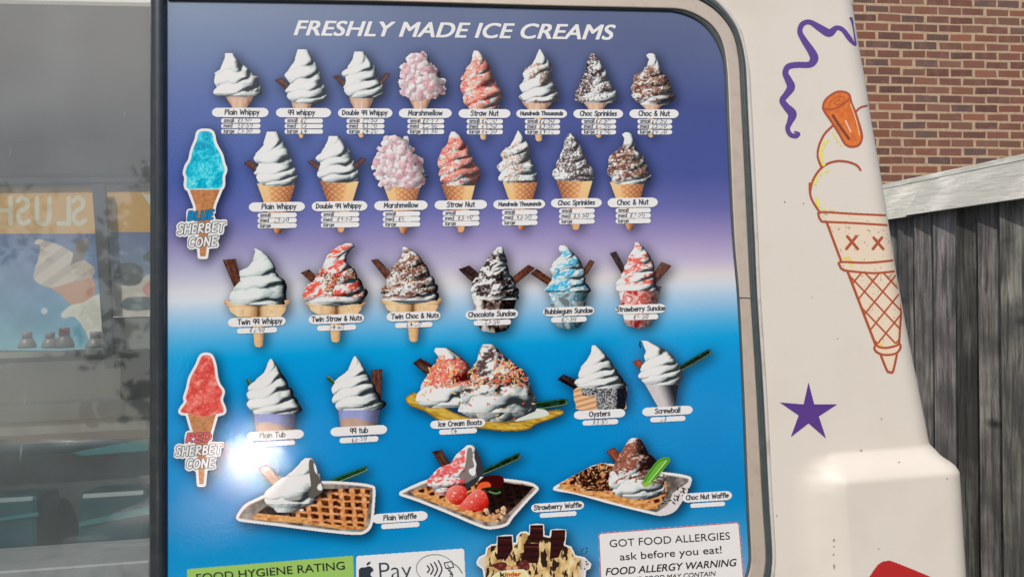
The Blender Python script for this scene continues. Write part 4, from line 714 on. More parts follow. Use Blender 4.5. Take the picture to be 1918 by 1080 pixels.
for a in [(466, 378.5, 571, 396, 'Plain Whippy', 482.5, 556, 398.5, '£3.50', 490), (584, 377, 688, 395, 'Double 99 Whippy', 601, 673, 397, '£4.50', 592), (701, 376, 801, 393.5, 'Marshmellow', 717, 787, 396, '£4', None), (814, 375, 912, 392, 'Straw Nut', 829, 898, 394.5, '£3.50', None), (924, 374, 1021, 391, 'Hundreds Thousands', 940, 1007, 393, '£3.50', 934), (1032, 371.5, 1127, 388.5, 'Choc Sprinkles', 1047, 1114, 390.5, '£3.50', None), (1138, 370.5, 1232, 388, 'Choc & Nut', 1153, 1219, 389.5, '£3.50', None)]:
    menu(a[0], a[1], a[2], a[3], a[4], [(a[7] + k * 9.9, a[7] + k * 9.9 + 9) for k in range(3)], a[5], a[6], ('', a[8], ''), len(a[4]) + int(a[0]), {'Hundreds Thousands': 1.12, 'Double 99 Whippy': 1.38, 'Choc Sprinkles': 1.4}.get(a[4], 1.5), a[9])
for a in [(427, 594, 535, 611, 'Twin 99 Whippy', 444, 519, 613.5, 623.5, '£3.50', 1.55, 445), (578, 588.5, 682, 605.5, 'Twin Straw & Nuts', 594, 667, 608.5, 618.5, '£4.60', 1.45, 584), (724, 583.5, 825, 600.5, 'Twin Choc & Nuts', 740, 810, 603.5, 613, '£4.50', 1.45, 733), (872, 580, 970.5, 597, 'Chocolate Sundae', 887, 957, 598.8, 608.5, '£5.50', 1.45, None), (1017, 574.5, 1113, 591, 'Bubblegum Sundae', 1032, 1099, 593, 603, '£5.50', 1.4, None), (1153, 570, 1247, 587, 'Strawberry Sundae', 1168, 1233, 588.5, 598.5, '£5.50', 1.4, None),
          (462, 806, 569, 823, 'Plain Tub', 476, 553, 825.5, 834, '', 1.55, 486), (619, 797.5, 725, 814.5, '99 tub', 636, 709, 817.5, 828, '£2.50', 1.55, None), (806, 785, 909, 800.5, 'Ice Cream Boats', 822.5, 893.5, 802.5, 812, '£4', 1.45, 821), (1075, 767, 1171, 783, 'Oysters', 1091, 1158, 785.5, 795, '£3.50', 1.5, None), (1203, 761, 1297.5, 777, 'Screwball', 1218, 1284, 779.5, 789, '£3', 1.5, None),
          (697, 959, 801, 977, 'Plain Waffle', 714, 786, 978.5, 988, '', 1.5, None), (995, 940, 1094, 956, 'Strawberry Waffle', 1011, 1080, 958.5, 967, '', 1.4, None), (1278, 921, 1371, 938, 'Choc Nut Waffle', 1293, 1358, 940.5, 948.5, '', 1.4, None)]:
    menu(a[0], a[1], a[2], a[3], a[4], [(a[7], a[8])], a[5], a[6], (a[9],), len(a[4]) + int(a[0]), a[10], a[11])
def ink(name, txt, x0, y0, unit, ang, w, parent=None):
    ss, tw = text_strokes(txt, .9, .2, .3, 5); pc = Pic(x0 - 3, y0 - 12, x0 + tw * unit + 5, y0 + 5, .5)
    pc.A[:] = .0; D = draw_text(pc, txt, x0, y0, unit, ang, w, None, .9, .2, .3, 5); pc.over((60, 84, 104), np.clip(.5 + (w / 2 - D) / .8, 0, 1) * (fbm(pc.X, pc.Y, 3, 8, 2) > .35)); return pc.build(name, board, LAY - .0004)
ink('price_note', '£3', 1087, 1036, 1.9, -.05, 1.3)

# ---- lettering set in type
def glyphs(txt, shear=0.0, bold=0.0, space=1.0):
    cu = bpy.data.curves.new('type', 'FONT'); cu.body = txt; cu.size = 1; cu.shear = shear; cu.offset = bold; cu.space_character = space; cu.resolution_u = 5; cu.fill_mode = 'FRONT' if hasattr(cu, 'fill_mode') else None
    o = bpy.data.objects.new('type', cu); COL.objects.link(o); dg = bpy.context.evaluated_depsgraph_get(); me = bpy.data.meshes.new_from_object(o.evaluated_get(dg))
    V = np.array([v.co[:2] for v in me.vertices]); F = [tuple(p.vertices) for p in me.polygons]
    bpy.data.objects.remove(o); bpy.data.curves.remove(cu); bpy.data.meshes.remove(me); return V, F
CAPH = None
def type_line(name, txt, a, b, cap, m, layer, parent, shear=0.0, bold=0.0, space=1.0, lower=0.0, surf=None):
    'baseline from photo point a to b, capital height cap'
    global CAPH
    if CAPH is None: v, _ = glyphs('H'); CAPH = v[:, 1].max()
    V, F = glyphs(txt, shear, min(bold, 0), space); x0 = V[:, 0].min() ; w = V[:, 0].max() - x0
    a = np.array(a, float); b = np.array(b, float); L = np.linalg.norm(b - a); t = (b - a) / L; n = np.array([t[1], -t[0]])
    Pp = a + np.outer((V[:, 0] - x0) / w * L, t) + np.outer(V[:, 1] / CAPH * cap, n)
    W3 = []; FF = []; bd = bold * cap * 1.25                        # heavier type: the letter struck again a hair to either side
    for k, (ox, oy) in enumerate([(0, 0)] if bold <= 0 else [(0, 0), (-bd, bd * .5), (bd, -bd * .5), (bd, bd * .5), (-bd, -bd * .5)]):
        p, q = pq(Pp[:, 0] + ox, Pp[:, 1] + oy, layer - k * 1.2e-5); FF += [tuple(i + len(W3) for i in f) for f in F]; W3 += list(wp(p, q, layer - k * 1.2e-5))
    F = FF; me = bpy.data.meshes.new(name); me.from_pydata([tuple(x) for x in W3], [], F); me.update(); return link(name, me, m, parent)
M_WINK = mat('white_vinyl', base=tuple(alb((226, 232, 240))), rough=.2)
M_KINK = mat('black_vinyl', base=(.018, .02, .022), rough=.25)
M_RINK = mat('red_vinyl', base=tuple(alb((206, 70, 52))), rough=.3)
type_line('title_lettering', 'FRESHLY MADE ICE CREAMS', (551, 66), (1152, 74.5), 27, M_WINK, LAY - .0004, board, .28, .032, 1.02)
def sheet(name, P, col, layer, label=None, border=None, r=6, res=.9):
    xs = [p[0] for p in P]; ys = [p[1] for p in P]; pc = Pic(min(xs) - 2, min(ys) - 2, max(xs) + 2, max(ys) + 2, res); d = sdf(pc.X, pc.Y, np.array(P, float)) ; dd = sdf(pc.X, pc.Y, np.array([[x + (r if x < np.mean(xs) else -r), y + (r if y < np.mean(ys) else -r)] for x, y in P])) - r
    pc.over(col, np.clip(.5 - dd / .9, 0, 1))
    if border: pc.over(border[0], np.clip(.5 + (border[1] / 2 - np.abs(dd + border[1] * .6)) / .9, 0, 1), True)
    return pc.build(name, board, layer, label, sub=.008)
al_ = sheet('allergy_sign', [(1121, 997), (1385, 977), (1399, 1150), (1128, 1172)], (226, 222, 222), LAY - .0005, 'white food allergy notice with a thin red border', ((176, 60, 70), 1.6))
type_line('lettering', 'GOT FOOD ALLERGIES', (1142.3, 1023.8), (1367.5, 1009), 13.6, M_KINK, LAY - .0012, al_, 0, 0.0)
type_line('lettering', 'ask before you eat!', (1161.4, 1048.4), (1352, 1034.6), 13.4, M_KINK, LAY - .0012, al_, 0, 0.004)
type_line('lettering', 'FOOD ALLERGY WARNING', (1134.7, 1076.4), (1380.4, 1058.4), 13, M_KINK, LAY - .0012, al_, .22, .016)
type_line('lettering', 'OUR FOOD MAY CONTAIN', (1176, 1089), (1341, 1077), 8.6, M_KINK, LAY - .0012, al_, .2, .008)
hy = sheet('hygiene_sign', [(350.6, 1064.6), (661.8, 1039.7), (665, 1150), (352, 1176)], (150, 190, 100), LAY - .0005, 'green food hygiene rating sticker', None, 3)
type_line('lettering', 'FOOD HYGIENE RATING', (368.5, 1088.5), (646, 1065), 14.6, M_KINK, LAY - .0012, hy, 0, .006, 1.0)
pay = sheet('payment_sign', [(667.5, 1040), (869.5, 1026.5), (873, 1120), (668, 1136)], (222, 226, 232), LAY - .0005, 'white contactless payment sticker with an apple mark', None, 5)
M_PINK = mat('dark_grey_vinyl', base=tuple(alb((72, 78, 84))), rough=.3)
type_line('lettering', 'Pay', (711.5, 1084.5), (771.5, 1080.5), 32, M_PINK, LAY - .0012, pay, 0, -.012)
mk = Pic(672, 1030, 872, 1112, .5); ZA = Z(330, 970, 3.487)
mk.poly(ZA(1236, 318, 1260, 312, 1280, 322, 1288, 340, 1272, 352, 1270, 372, 1292, 392, 1280, 425, 1258, 438, 1240, 432, 1222, 438, 1202, 422, 1192, 390, 1190, 345, 1205, 322), (70, 76, 84), 4); mk.poly(ZA(1244, 306, 1246, 292, 1268, 280, 1264, 296), (70, 76, 84), 2)
mk.build('apple_mark', pay, LAY - .0012); mk = Pic(672, 1030, 872, 1112, .5)
mk.line([(330 + (1690 + 122 * math.cos(a)) / 3.487, 970 + (325 + 90 * math.sin(a)) / 3.487) for a in np.linspace(.35, 5.9, 40)], 1.0, (110, 114, 118))
for k, (x, h) in enumerate(((1640, 22), (1662, 34), (1686, 44), (1712, 56))): mk.line(ZA(x, 330 - h, x + 14 + k * 3, 330, x, 330 + h), 2.4, (70, 74, 80), 4)
mk.line(ZA(1750, 290, 1800, 280, 1812, 318, 1762, 326), 1.6, (64, 68, 74), closed=True); mk.line(ZA(1762, 320, 1790, 345, 1806, 372, 1790, 392), 1.4, (64, 68, 74), 3); mk.line(ZA(1808, 292, 1842, 318, 1868, 356), 1.4, (64, 68, 74), 3); mk.line(ZA(1770, 300, 1790, 330, 1780, 342, 1800, 350, 1786, 360, 1808, 368), 1.2, (64, 68, 74), 3)
mk.build('contactless_mark', pay, LAY - .0012)
kn = [o for o in board.children if o.name.startswith('sundae_sticker')][0]
type_line('lettering', 'k', (937.2, 1079), (945.5, 1078.6), 8.6, M_KINK, LAY - .0014, kn, 0, .05); type_line('lettering', 'inder', (946.4, 1078.5), (975.5, 1077.5), 8.4, M_RINK, LAY - .0014, kn, 0, .035)

# ---- curved cream body panel beside the board, with the raised corner below the painted cone
EDGE = np.array([(-120, 1578), (0, 1595), (90, 1609), (150, 1620), (230, 1632), (320, 1648), (420, 1664), (520, 1680), (610, 1696), (700, 1714), (790, 1732), (828, 1739), (842, 1748), (856, 1775), (870, 1791), (884, 1796), (930, 1799), (1000, 1803), (1080, 1808), (1400, 1826)], float)
RAD = .055
def edge_p0(q):
    'start of the rounded end for height q, so that the rounded end is seen where the photo has the outline'
    ys = EDGE[:, 0]; xs = EDGE[:, 1]; dd = np.where(ys > 850, RAD * .45 - .035, RAD * .45); p, qq = pq(xs, ys, dd); phi = np.arctan2(p - CAMPQ[0], -CAMPQ[2]); p0 = p - RAD * np.cos(phi)
    o = np.argsort(qq); return np.interp(q, qq[o], p0[o])
BT = pq(1650, 868, 0)[1]; BL = pq(1540, 1000, 0)[0]
def bulge(p, q):
    # distance inside the raised corner: rounded box open to the right and below
    a = p - BL - .045 * np.clip((BT - q) * 0, 0, 1); b = BT - q + .010 * (p - BL); r = .05
    dx = r - a; dy = r - b; inside_d = np.where((dx > 0) & (dy > 0), r - np.hypot(dx, dy), np.minimum(a, b))
    k = np.clip((inside_d + .026) / .052, 0, 1); return -.035 * (.7 * k + .3 * sstep(0, 1, k))
def body_d(p, q):
    p0 = edge_p0(q); e = np.clip((p - p0) / RAD, 0, .9995); return bulge(p, q) + np.where(p > p0, RAD * (1 - np.sqrt(1 - e * e)), 0)
def body_surf(X, Y, lift=-.0004):
    d = np.zeros_like(np.asarray(X, float))
    for _ in range(14):
        p, q = pq(X, Y, d); d = .5 * d + .5 * (body_d(p, q))
    p, q = pq(X, Y, d + lift); return wp(p, q, d + lift)
PL0 = pq(1300, 540)[0]; QT = pq(900, -260)[1]; QB = -1.25
qs = np.concatenate([np.arange(QT, -.25, -.012), np.arange(-.25, -.62, -.005), np.arange(-.62, QB, -.03)]); rows = []
us = np.concatenate([np.linspace(0, .55, 12), np.linspace(.55, 1, 46)[1:]]); ths = np.linspace(0, math.pi / 2, 14)[1:]
for q in qs:
    p0 = float(edge_p0(q)); P = list(PL0 + (p0 - PL0) * us); D = [float(bulge(np.array(x), np.array(q))) for x in P]
    bd = D[-1]
    for t in ths: P.append(p0 + RAD * math.sin(t)); D.append(float(bulge(np.array(p0), np.array(q))) + RAD * (1 - math.cos(t)))
    for k, (dp, dd) in enumerate(((.0, .15), (-.02, .45), (-.06, .9), (-.10, 1.5), (-.10, 1.95))): P.append(p0 + RAD + dp); D.append(dd)
    rows.append(wp(P, q, D))
V = np.array(rows); nr, nc = V.shape[:2]; i, j = np.meshgrid(np.arange(nr - 1), np.arange(nc - 1), indexing='ij'); i = i.ravel(); j = j.ravel()
F = np.stack([i * nc + j, (i + 1) * nc + j, (i + 1) * nc + j + 1, i * nc + j + 1], 1)
link('side_panel', np_mesh('side_panel', V.reshape(-1, 3), F, smooth=True), M_BODY, van)
GLX = pq(283, 540)[0]; GRX = pq(315, 540)[0]; WT = pq(140, -60)[1]; WB = pq(140, 1230)[1]; XL = -1.9; XR = PL0
sh_ = MB(panel_fn)                                               # plain body round the window and board, roof and floor
sh_.box((XL, WT, .012), (XR, QT, .05)); sh_.box((XL, QB, .012), (XR, WB - .06, .05)); sh_.box((XL - .05, QB, .012), (XL, QT, 1.95)); sh_.box((GRX + .01, WB - .06, .012), (XR, WT, .03))
sh_.box((XL, QT - .03, .05), (XR + .2, QT, .1)); sh_.box((XL, QT - .03, .62), (XR + .2, QT, 1.95)); sh_.box((XL, QT - .03, .1), (-1.75, QT, .62)); sh_.box((-.2, QT - .03, .1), (XR + .2, QT, .62)); sh_.box((XL, QB, .05), (XR + .3, QB + .05, 1.95)); sh_.box((XL, QB + .05, 1.9), (XR + .2, .02, 1.95)); sh_.box((XL, .62, 1.9), (XR + .2, QT - .03, 1.95))
sh_.box((.30, .02, 1.9), (XR + .2, .62, 1.95))
sh_.build('van_shell', mat('cream_shell', base=(.75, .70, .63), rough=.4), van)
rl = MB(panel_fn); rl.box((-1.76, QT - .02, .09), (-.19, QT - .012, .63)); mt_ = bpy.data.materials.new('added_translucent'); mt_.use_nodes = True; tn = mt_.node_tree.nodes.new('ShaderNodeBsdfTranslucent'); tn.inputs[0].default_value = (.85, .85, .82, 1); mt_.node_tree.nodes.remove(mt_.node_tree.nodes['Principled BSDF']); mt_.node_tree.links.new(tn.outputs[0], mt_.node_tree.nodes['Material Output'].inputs[0]); rl.build('added_roof_panel', mt_, van)  # unseen translucent panel added to fill the interior with daylight
# ---- painted marks on the panel
def lay_on(pc, name, label=None): return pc.build(name, van, -.0005, label, surf=body_surf, m=M_PAINT, sub=.0)
def edge_x(Y): return np.interp(Y, EDGE[:, 0], EDGE[:, 1]) - 1.6
def cut(pc): pc.A = pc.A * (pc.X < edge_x(pc.Y))
ZS = Z(1280, 0, 3.0); sq = [(938, 104, 10), (945, 108, 14), (954, 150, 10), (963, 210, 11), (968, 252, 12), (950, 238, 20), (930, 212, 28), (895, 168, 26), (860, 158, 28), (820, 186, 44), (770, 160, 40), (710, 125, 28), (668, 138, 30), (655, 180, 30), (680, 230, 36), (720, 290, 44), (735, 330, 48), (710, 363, 36), (640, 365, 34), (590, 375, 34), (573, 410, 34), (590, 450, 40), (605, 490, 46), (580, 530, 36), (556, 565, 34), (580, 602, 40), (612, 640, 50), (600, 682, 34), (586, 720, 28), (600, 755, 26), (632, 765, 26), (648, 752, 18), (628, 742, 12)]
sp_ = catmull(sq, 6, False); pc = Pic(1455, 28, 1612, 264, .45); dm = np.full(pc.X.shape, 1e9)
for x, y, w in sp_: dm = np.minimum(dm, np.hypot(pc.X - 1280 - x / 3, pc.Y - y / 3) - w / 6)
pc.over((92, 66, 140), np.clip(.5 - dm / .8, 0, 1)); cut(pc); lay_on(pc, 'painted_ribbon', 'purple wavy ribbon painted on the cream panel')
ZT = Z(1280, 680, 2.70); pc = Pic(1456, 712, 1572, 824, .45); pc.poly(ZT(633, 95, 662, 207, 778, 207, 685, 268, 722, 380, 633, 303, 543, 373, 583, 263, 487, 197, 608, 207), (86, 56, 132)); lay_on(pc, 'painted_star', 'purple five pointed star painted on the cream panel')
pc = Pic(1618, 1044, 1840, 1200, 1.2); d = pc.poly(ZT(905, 1130, 940, 1080, 985, 1015, 1030, 997, 1080, 1008, 1250, 1078, 1340, 1118, 1375, 1160, 1360, 1240, 1300, 1370, 1240, 1395, 940, 1280, 900, 1220), (176, 40, 40), 2, 1.2); pc.A *= (pc.X < edge_x(pc.Y)); lay_on(pc, 'red_panel_mark', 'rounded red shape at the foot of the cream panel')
# cone painting
LN = (166, 80, 50); ZP = Z(1380, 340, 2.842); pc = Pic(1508, 164, 1706, 704, .5); PE = (232, 206, 184)
X7 = (pc.X - 1380) * 2.842; Y7 = (pc.Y - 340) * 2.842
def ln(P, w=4.2, sm=4, col=LN): pc.line(P, w, col, sm, .9)
pc.poly(ZP(440, 165, 800, 182, 900, 182, 900, 480, 875, 660, 868, 870, 850, 930, 830, 1012, 800, 1010, 770, 930, 735, 880, 590, 480, 550, 440, 480, 215), PE)  # rim is peach paint; below it the peach is bounce light painted in
n = fbm(pc.X, pc.Y * 2, 6, 3, 3); pc.over((150, 140, 110), sstep(.72, .78, n) * sstep(0, 1, (Y7 < 330) * 1.0 + (Y7 > 470) * (Y7 < 560)) * .8 * (pc.A > .5), True)
pc.over((128, 120, 108), sstep(.76, .82, fbm(pc.X, pc.Y, 5, 9, 3)) * (Y7 > 160) * .6, True); pc.over((222, 196, 90), sstep(.62, .7, fbm(pc.X, pc.Y, 11, 21, 3)) * (X7 < 640 + (Y7 - 480) * .4) * (Y7 > 330) * .8, True)
ln(ZP(800, 180, 620, 172, 452, 163, 436, 180, 448, 205, 470, 214, 640, 222, 860, 236)); ln(ZP(860, 186, 800, 180), 4.2, 0); ln(ZP(478, 214, 556, 424), 4.6, 0)
ln(ZP(880, 414, 845, 418, 700, 432, 556, 428, 548, 446, 562, 466, 600, 476, 730, 487, 850, 476, 880, 470)); ln(ZP(590, 478, 738, 865), 4.8, 0); ln(ZP(852, 478, 868, 560, 876, 660, 868, 800, 864, 865), 4.0)
lat = np.array(ZP(598, 484, 852, 484, 872, 600, 874, 680, 862, 862, 742, 862)); md = np.clip(.5 - sdf(pc.X, pc.Y, lat), 0, 1)
for k in range(-6, 8):
    w1 = np.abs((X7 - 680) - (Y7 - 585) / 1.05 - 97 * k) * .72 / 2.842; pc.over(LN, np.clip(.5 + 1.6 - w1, 0, 1) * md, True)
    w2 = np.abs((X7 - 680) + (Y7 - 585) / 1.25 - 97 * k) * .78 / 2.842; pc.over(LN, np.clip(.5 + 1.6 - w2, 0, 1) * md, True)
ln(ZP(740, 868, 732, 888, 748, 908, 790, 922, 846, 914, 872, 884, 866, 862, 850, 872, 800, 884, 760, 880, 742, 866), 4.2); pc.poly(ZP(756, 890, 800, 898, 850, 886, 848, 900, 800, 910, 764, 904), PE, 3); ln(ZP(768, 926, 800, 1004, 815, 1012, 832, 1008, 852, 922), 4.4)
for cx, cy, k in ((614, 322, 30), (752, 326, 27)): ln(ZP(cx - k * .85, cy - k, cx + k, cy + k * 1.2), 5.4, 0); ln(ZP(cx + k * .75, cy - k, cx - k, cy + k * 1.2), 5.4, 0)
ln(ZP(832, 300, 830, 370), 4, 0)
ln(ZS(838, 708, 792, 755, 762, 820, 755, 880, 776, 940)); ln(ZS(995, 955, 976, 930, 930, 911, 870, 905, 810, 920, 760, 960, 725, 1020, 712, 1080)); pc.line(ZP(388, 10, 390, 60, 404, 105, 440, 160), 4.2, LN, 4); ln(ZS(966, 630, 1000, 602, 1060, 590), 3.6)
YL = (238, 214, 96)
for P, w in ((ZS(806, 790, 782, 830, 776, 880, 788, 925), 6.5), (ZS(842, 745, 862, 790, 890, 815), 4.5), (ZP(424, 92, 440, 145), 6), (ZP(450, 148, 512, 152), 3), (ZS(812, 955, 800, 965), 4), (ZS(775, 970, 768, 985), 4), (ZS(750, 1000, 740, 1030), 5), (ZP(402, 5, 420, 16), 4)):
    e = seg_d(pc.X, pc.Y, catmull(P, 4, False)); pc.over(YL, np.clip(.5 + w / 2 - e, 0, 1) * sstep(.28, .4, fbm(pc.X, pc.Y, 4, 5, 2)))
fl = ZS(785, 600, 800, 560, 850, 522, 890, 515, 930, 530, 945, 580, 970, 640, 1000, 740, 1003, 780, 985, 815, 945, 825, 910, 810, 880, 760, 830, 680, 795, 630); d = pc.poly(fl, (214, 116, 48), 3)
pc.over((196, 98, 42), sstep(.5, .6, fbm(pc.X * 1.5, pc.Y, 9, 7, 3)) * (d < 0) * .6, True); pc.line(fl, 4.2, LN, 3, closed=True); ln(ZS(800, 612, 835, 615, 890, 592, 928, 560), 3.6)
ln(ZS(820, 600, 826, 575, 860, 548, 895, 545, 905, 560, 885, 585, 862, 590, 848, 578, 866, 564, 884, 568), 2.8, 4, (186, 92, 40)); ln(ZS(840, 650, 880, 710, 930, 780), 5, 3, (120, 62, 40)); ln(ZS(912, 680, 940, 740), 2.6, 0, (224, 196, 190)); ln(ZS(940, 585, 972, 680, 990, 760), 1.4, 3, (240, 214, 180))
cut(pc); lay_on(pc, 'painted_cone', 'hand painted ice cream cone with a flake on the cream panel')

rs = np.random.RandomState(9)
for k, (x, y, w, h) in enumerate(((1562, 1011, 2.0, 2.6), (1562, 1023, 1.2, 1.6), (1561.5, 1038, 1.2, 2), (1562.5, 1060, 1.8, 5), (1517, 972, 1.6, 1.6), (1646, 1027, 1.2, 1.2), (1613, 843, 2.4, 1.8), (1470, 378, 1.2, 1.2), (1505, 381, 1.0, 1.2), (1521, 557, 1.1, 1.1), (1569, 634, 1.1, 1.1), (1651, 784, 1.2, 1.6), (1774, 896, 1.4, 2.2), (1684, 865, 2.2, 1.0), (1455, 965, 1.2, 1.2))):
    pc = Pic(x - w - 1, y - h - 1, x + w + 1, y + h + 1, .5); d = np.hypot((pc.X - x) / w, (pc.Y - y) / h) + .5 * (fbm(pc.X, pc.Y, 1.5, k + 3, 2) - .5); pc.over((104, 98, 90) if k % 3 else (150, 138, 124), np.clip(.5 + (1 - d) * 1.4, 0, 1)); lay_on(pc, 'paint_chip')
# ---------------------------------------------------------------- serving window and what is behind it
def glass_mat(name, dust, rough, tint, bumpy):
    m = bpy.data.materials.new(name); m.use_nodes = True; n = m.node_tree.nodes; l = m.node_tree.links; n.remove(n['Principled BSDF'])
    out = n['Material Output']; tr = n.new('ShaderNodeBsdfTransparent'); tr.inputs[0].default_value = (*tint, 1)
    gl = n.new('ShaderNodeBsdfGlossy'); gl.inputs['Roughness'].default_value = rough; df = n.new('ShaderNodeBsdfDiffuse'); df.inputs[0].default_value = (.56, .63, .62, 1)
    fr = n.new('ShaderNodeLayerWeight'); fr.inputs[0].default_value = .5; pw5 = n.new('ShaderNodeMath'); pw5.operation = 'POWER'; pw5.inputs[1].default_value = 5; mul = n.new('ShaderNodeMath'); mul.operation = 'MULTIPLY_ADD'; mul.inputs[1].default_value = .9; mul.inputs[2].default_value = .12; mul.use_clamp = True; l.new(fr.outputs['Facing'], pw5.inputs[0])
    tc = n.new('ShaderNodeTexCoord'); t = n.new('ShaderNodeTexNoise'); t.inputs['Scale'].default_value = 5; t.inputs['Detail'].default_value = 6; l.new(tc.outputs['Object'], t.inputs['Vector'])
    mp = n.new('ShaderNodeMapping'); mp.inputs['Scale'].default_value = (260, 40, 14); mp.inputs['Rotation'].default_value = (0, .35, 0); l.new(tc.outputs['Object'], mp.inputs['Vector'])
    t2 = n.new('ShaderNodeTexNoise'); t2.inputs['Scale'].default_value = 1; t2.inputs['Detail'].default_value = 4; l.new(mp.outputs[0], t2.inputs['Vector'])
    r = n.new('ShaderNodeMapRange'); r.inputs['From Min'].default_value = .3; r.inputs['From Max'].default_value = .75; r.inputs['To Min'].default_value = dust * .6; r.inputs['To Max'].default_value = dust * 1.5; l.new(t.outputs['Fac'], r.inputs['Value'])
    r2 = n.new('ShaderNodeMapRange'); r2.inputs['From Min'].default_value = .70; r2.inputs['From Max'].default_value = .80; r2.inputs['To Max'].default_value = dust * 2.2; l.new(t2.outputs['Fac'], r2.inputs['Value'])
    ad = n.new('ShaderNodeMath'); ad.operation = 'ADD'; l.new(r.outputs[0], ad.inputs[0]); l.new(r2.outputs[0], ad.inputs[1])
    m1 = n.new('ShaderNodeMixShader'); l.new(ad.outputs[0], m1.inputs[0]); l.new(tr.outputs[0], m1.inputs[1]); l.new(df.outputs[0], m1.inputs[2])
    m2 = n.new('ShaderNodeMixShader'); l.new(pw5.outputs[0], mul.inputs[0]); l.new(mul.outputs[0], m2.inputs[0]); l.new(m1.outputs[0], m2.inputs[1]); l.new(gl.outputs[0], m2.inputs[2]); l.new(m2.outputs[0], out.inputs[0])
    b = n.new('ShaderNodeBump'); b.inputs['Strength'].default_value = bumpy; b.inputs['Distance'].default_value = .002; t3 = n.new('ShaderNodeTexNoise'); t3.inputs['Scale'].default_value = 9; l.new(tc.outputs['Object'], t3.inputs['Vector']); l.new(t3.outputs['Fac'], b.inputs['Height']); l.new(b.outputs[0], gl.inputs['Normal'])
    return m
M_GLASS = glass_mat('dusty_glass', .15, .03, (.94, .97, .97), .12)
wf = MB(panel_fn);  wf.box((XL, WT - .002, -.008), (GLX - .001, WT + .03, .02), .004); wf.box((XL, WB - .05, -.008), (GLX - .001, WB, .02), .004); wf.box((XL - .03, WB - .05, -.0075), (XL - .001, WT + .03, .02), .004)
win = wf.build('serving_window', M_POST, van)
ps = MB(panel_fn); pw = GRX - .001 - GLX; pf = [(0, .02), (0, -.006), (.10, -.011), (.25, -.0145), (.45, -.0165), (.65, -.0165), (.82, -.0145), (.90, -.011), (.93, -.006), (1.0, -.0045), (1.0, .012)]; lo = [ps.v((GLX + pw * f, WB - .05, d)) for f, d in pf]; hi = [ps.v((GLX + pw * f, WT + .03, d)) for f, d in pf]
for k in range(len(pf) - 1): ps.face([lo[k], lo[k + 1], hi[k + 1], hi[k]], 0 < k < 8)
ps.build('window_post', M_POST, win)
gp = MB(panel_fn); gp.mi = 0; f_ = gp.face([gp.v(c) for c in ((XL, WB, .006), (GLX, WB, .006), (GLX, WT, .006), (XL, WT, .006))]); gp.build('pane', M_GLASS, win)
def at(px, py, d): p, q = pq(px, py, d); return float(p), float(q)
def pbox(mb, x0, y0, x1, y1, d0, d1, bev=0):                     # box whose front face spans the photo rectangle at depth d0
    a = at(x0, y1, d0); b = at(x1, y0, d0); mb.box((a[0], a[1], d0), (b[0], b[1], d1), bev)
def trans_mat(name, k=.55):
    m = bpy.data.materials.new(name); m.use_nodes = True; n = m.node_tree.nodes; l = m.node_tree.links; b = n['Principled BSDF']; b.inputs['Roughness'].default_value = .5
    a = n.new('ShaderNodeAttribute'); a.attribute_name = 'Col'; l.new(a.outputs['Color'], b.inputs['Base Color']); t = n.new('ShaderNodeBsdfTranslucent'); l.new(a.outputs['Color'], t.inputs[0]); x = n.new('ShaderNodeMixShader'); x.inputs[0].default_value = k; l.new(b.outputs[0], x.inputs[1]); l.new(t.outputs[0], x.inputs[2]); y = n.new('ShaderNodeMixShader'); y.inputs[0].default_value = .0; tp = n.new('ShaderNodeBsdfTransparent'); l.new(a.outputs['Color'], tp.inputs[0]); l.new(x.outputs[0], y.inputs[1]); l.new(tp.outputs[0], y.inputs[2]); l.new(y.outputs[0], n['Material Output'].inputs[0]); return m
M_FILM = trans_mat('window_film', .25)
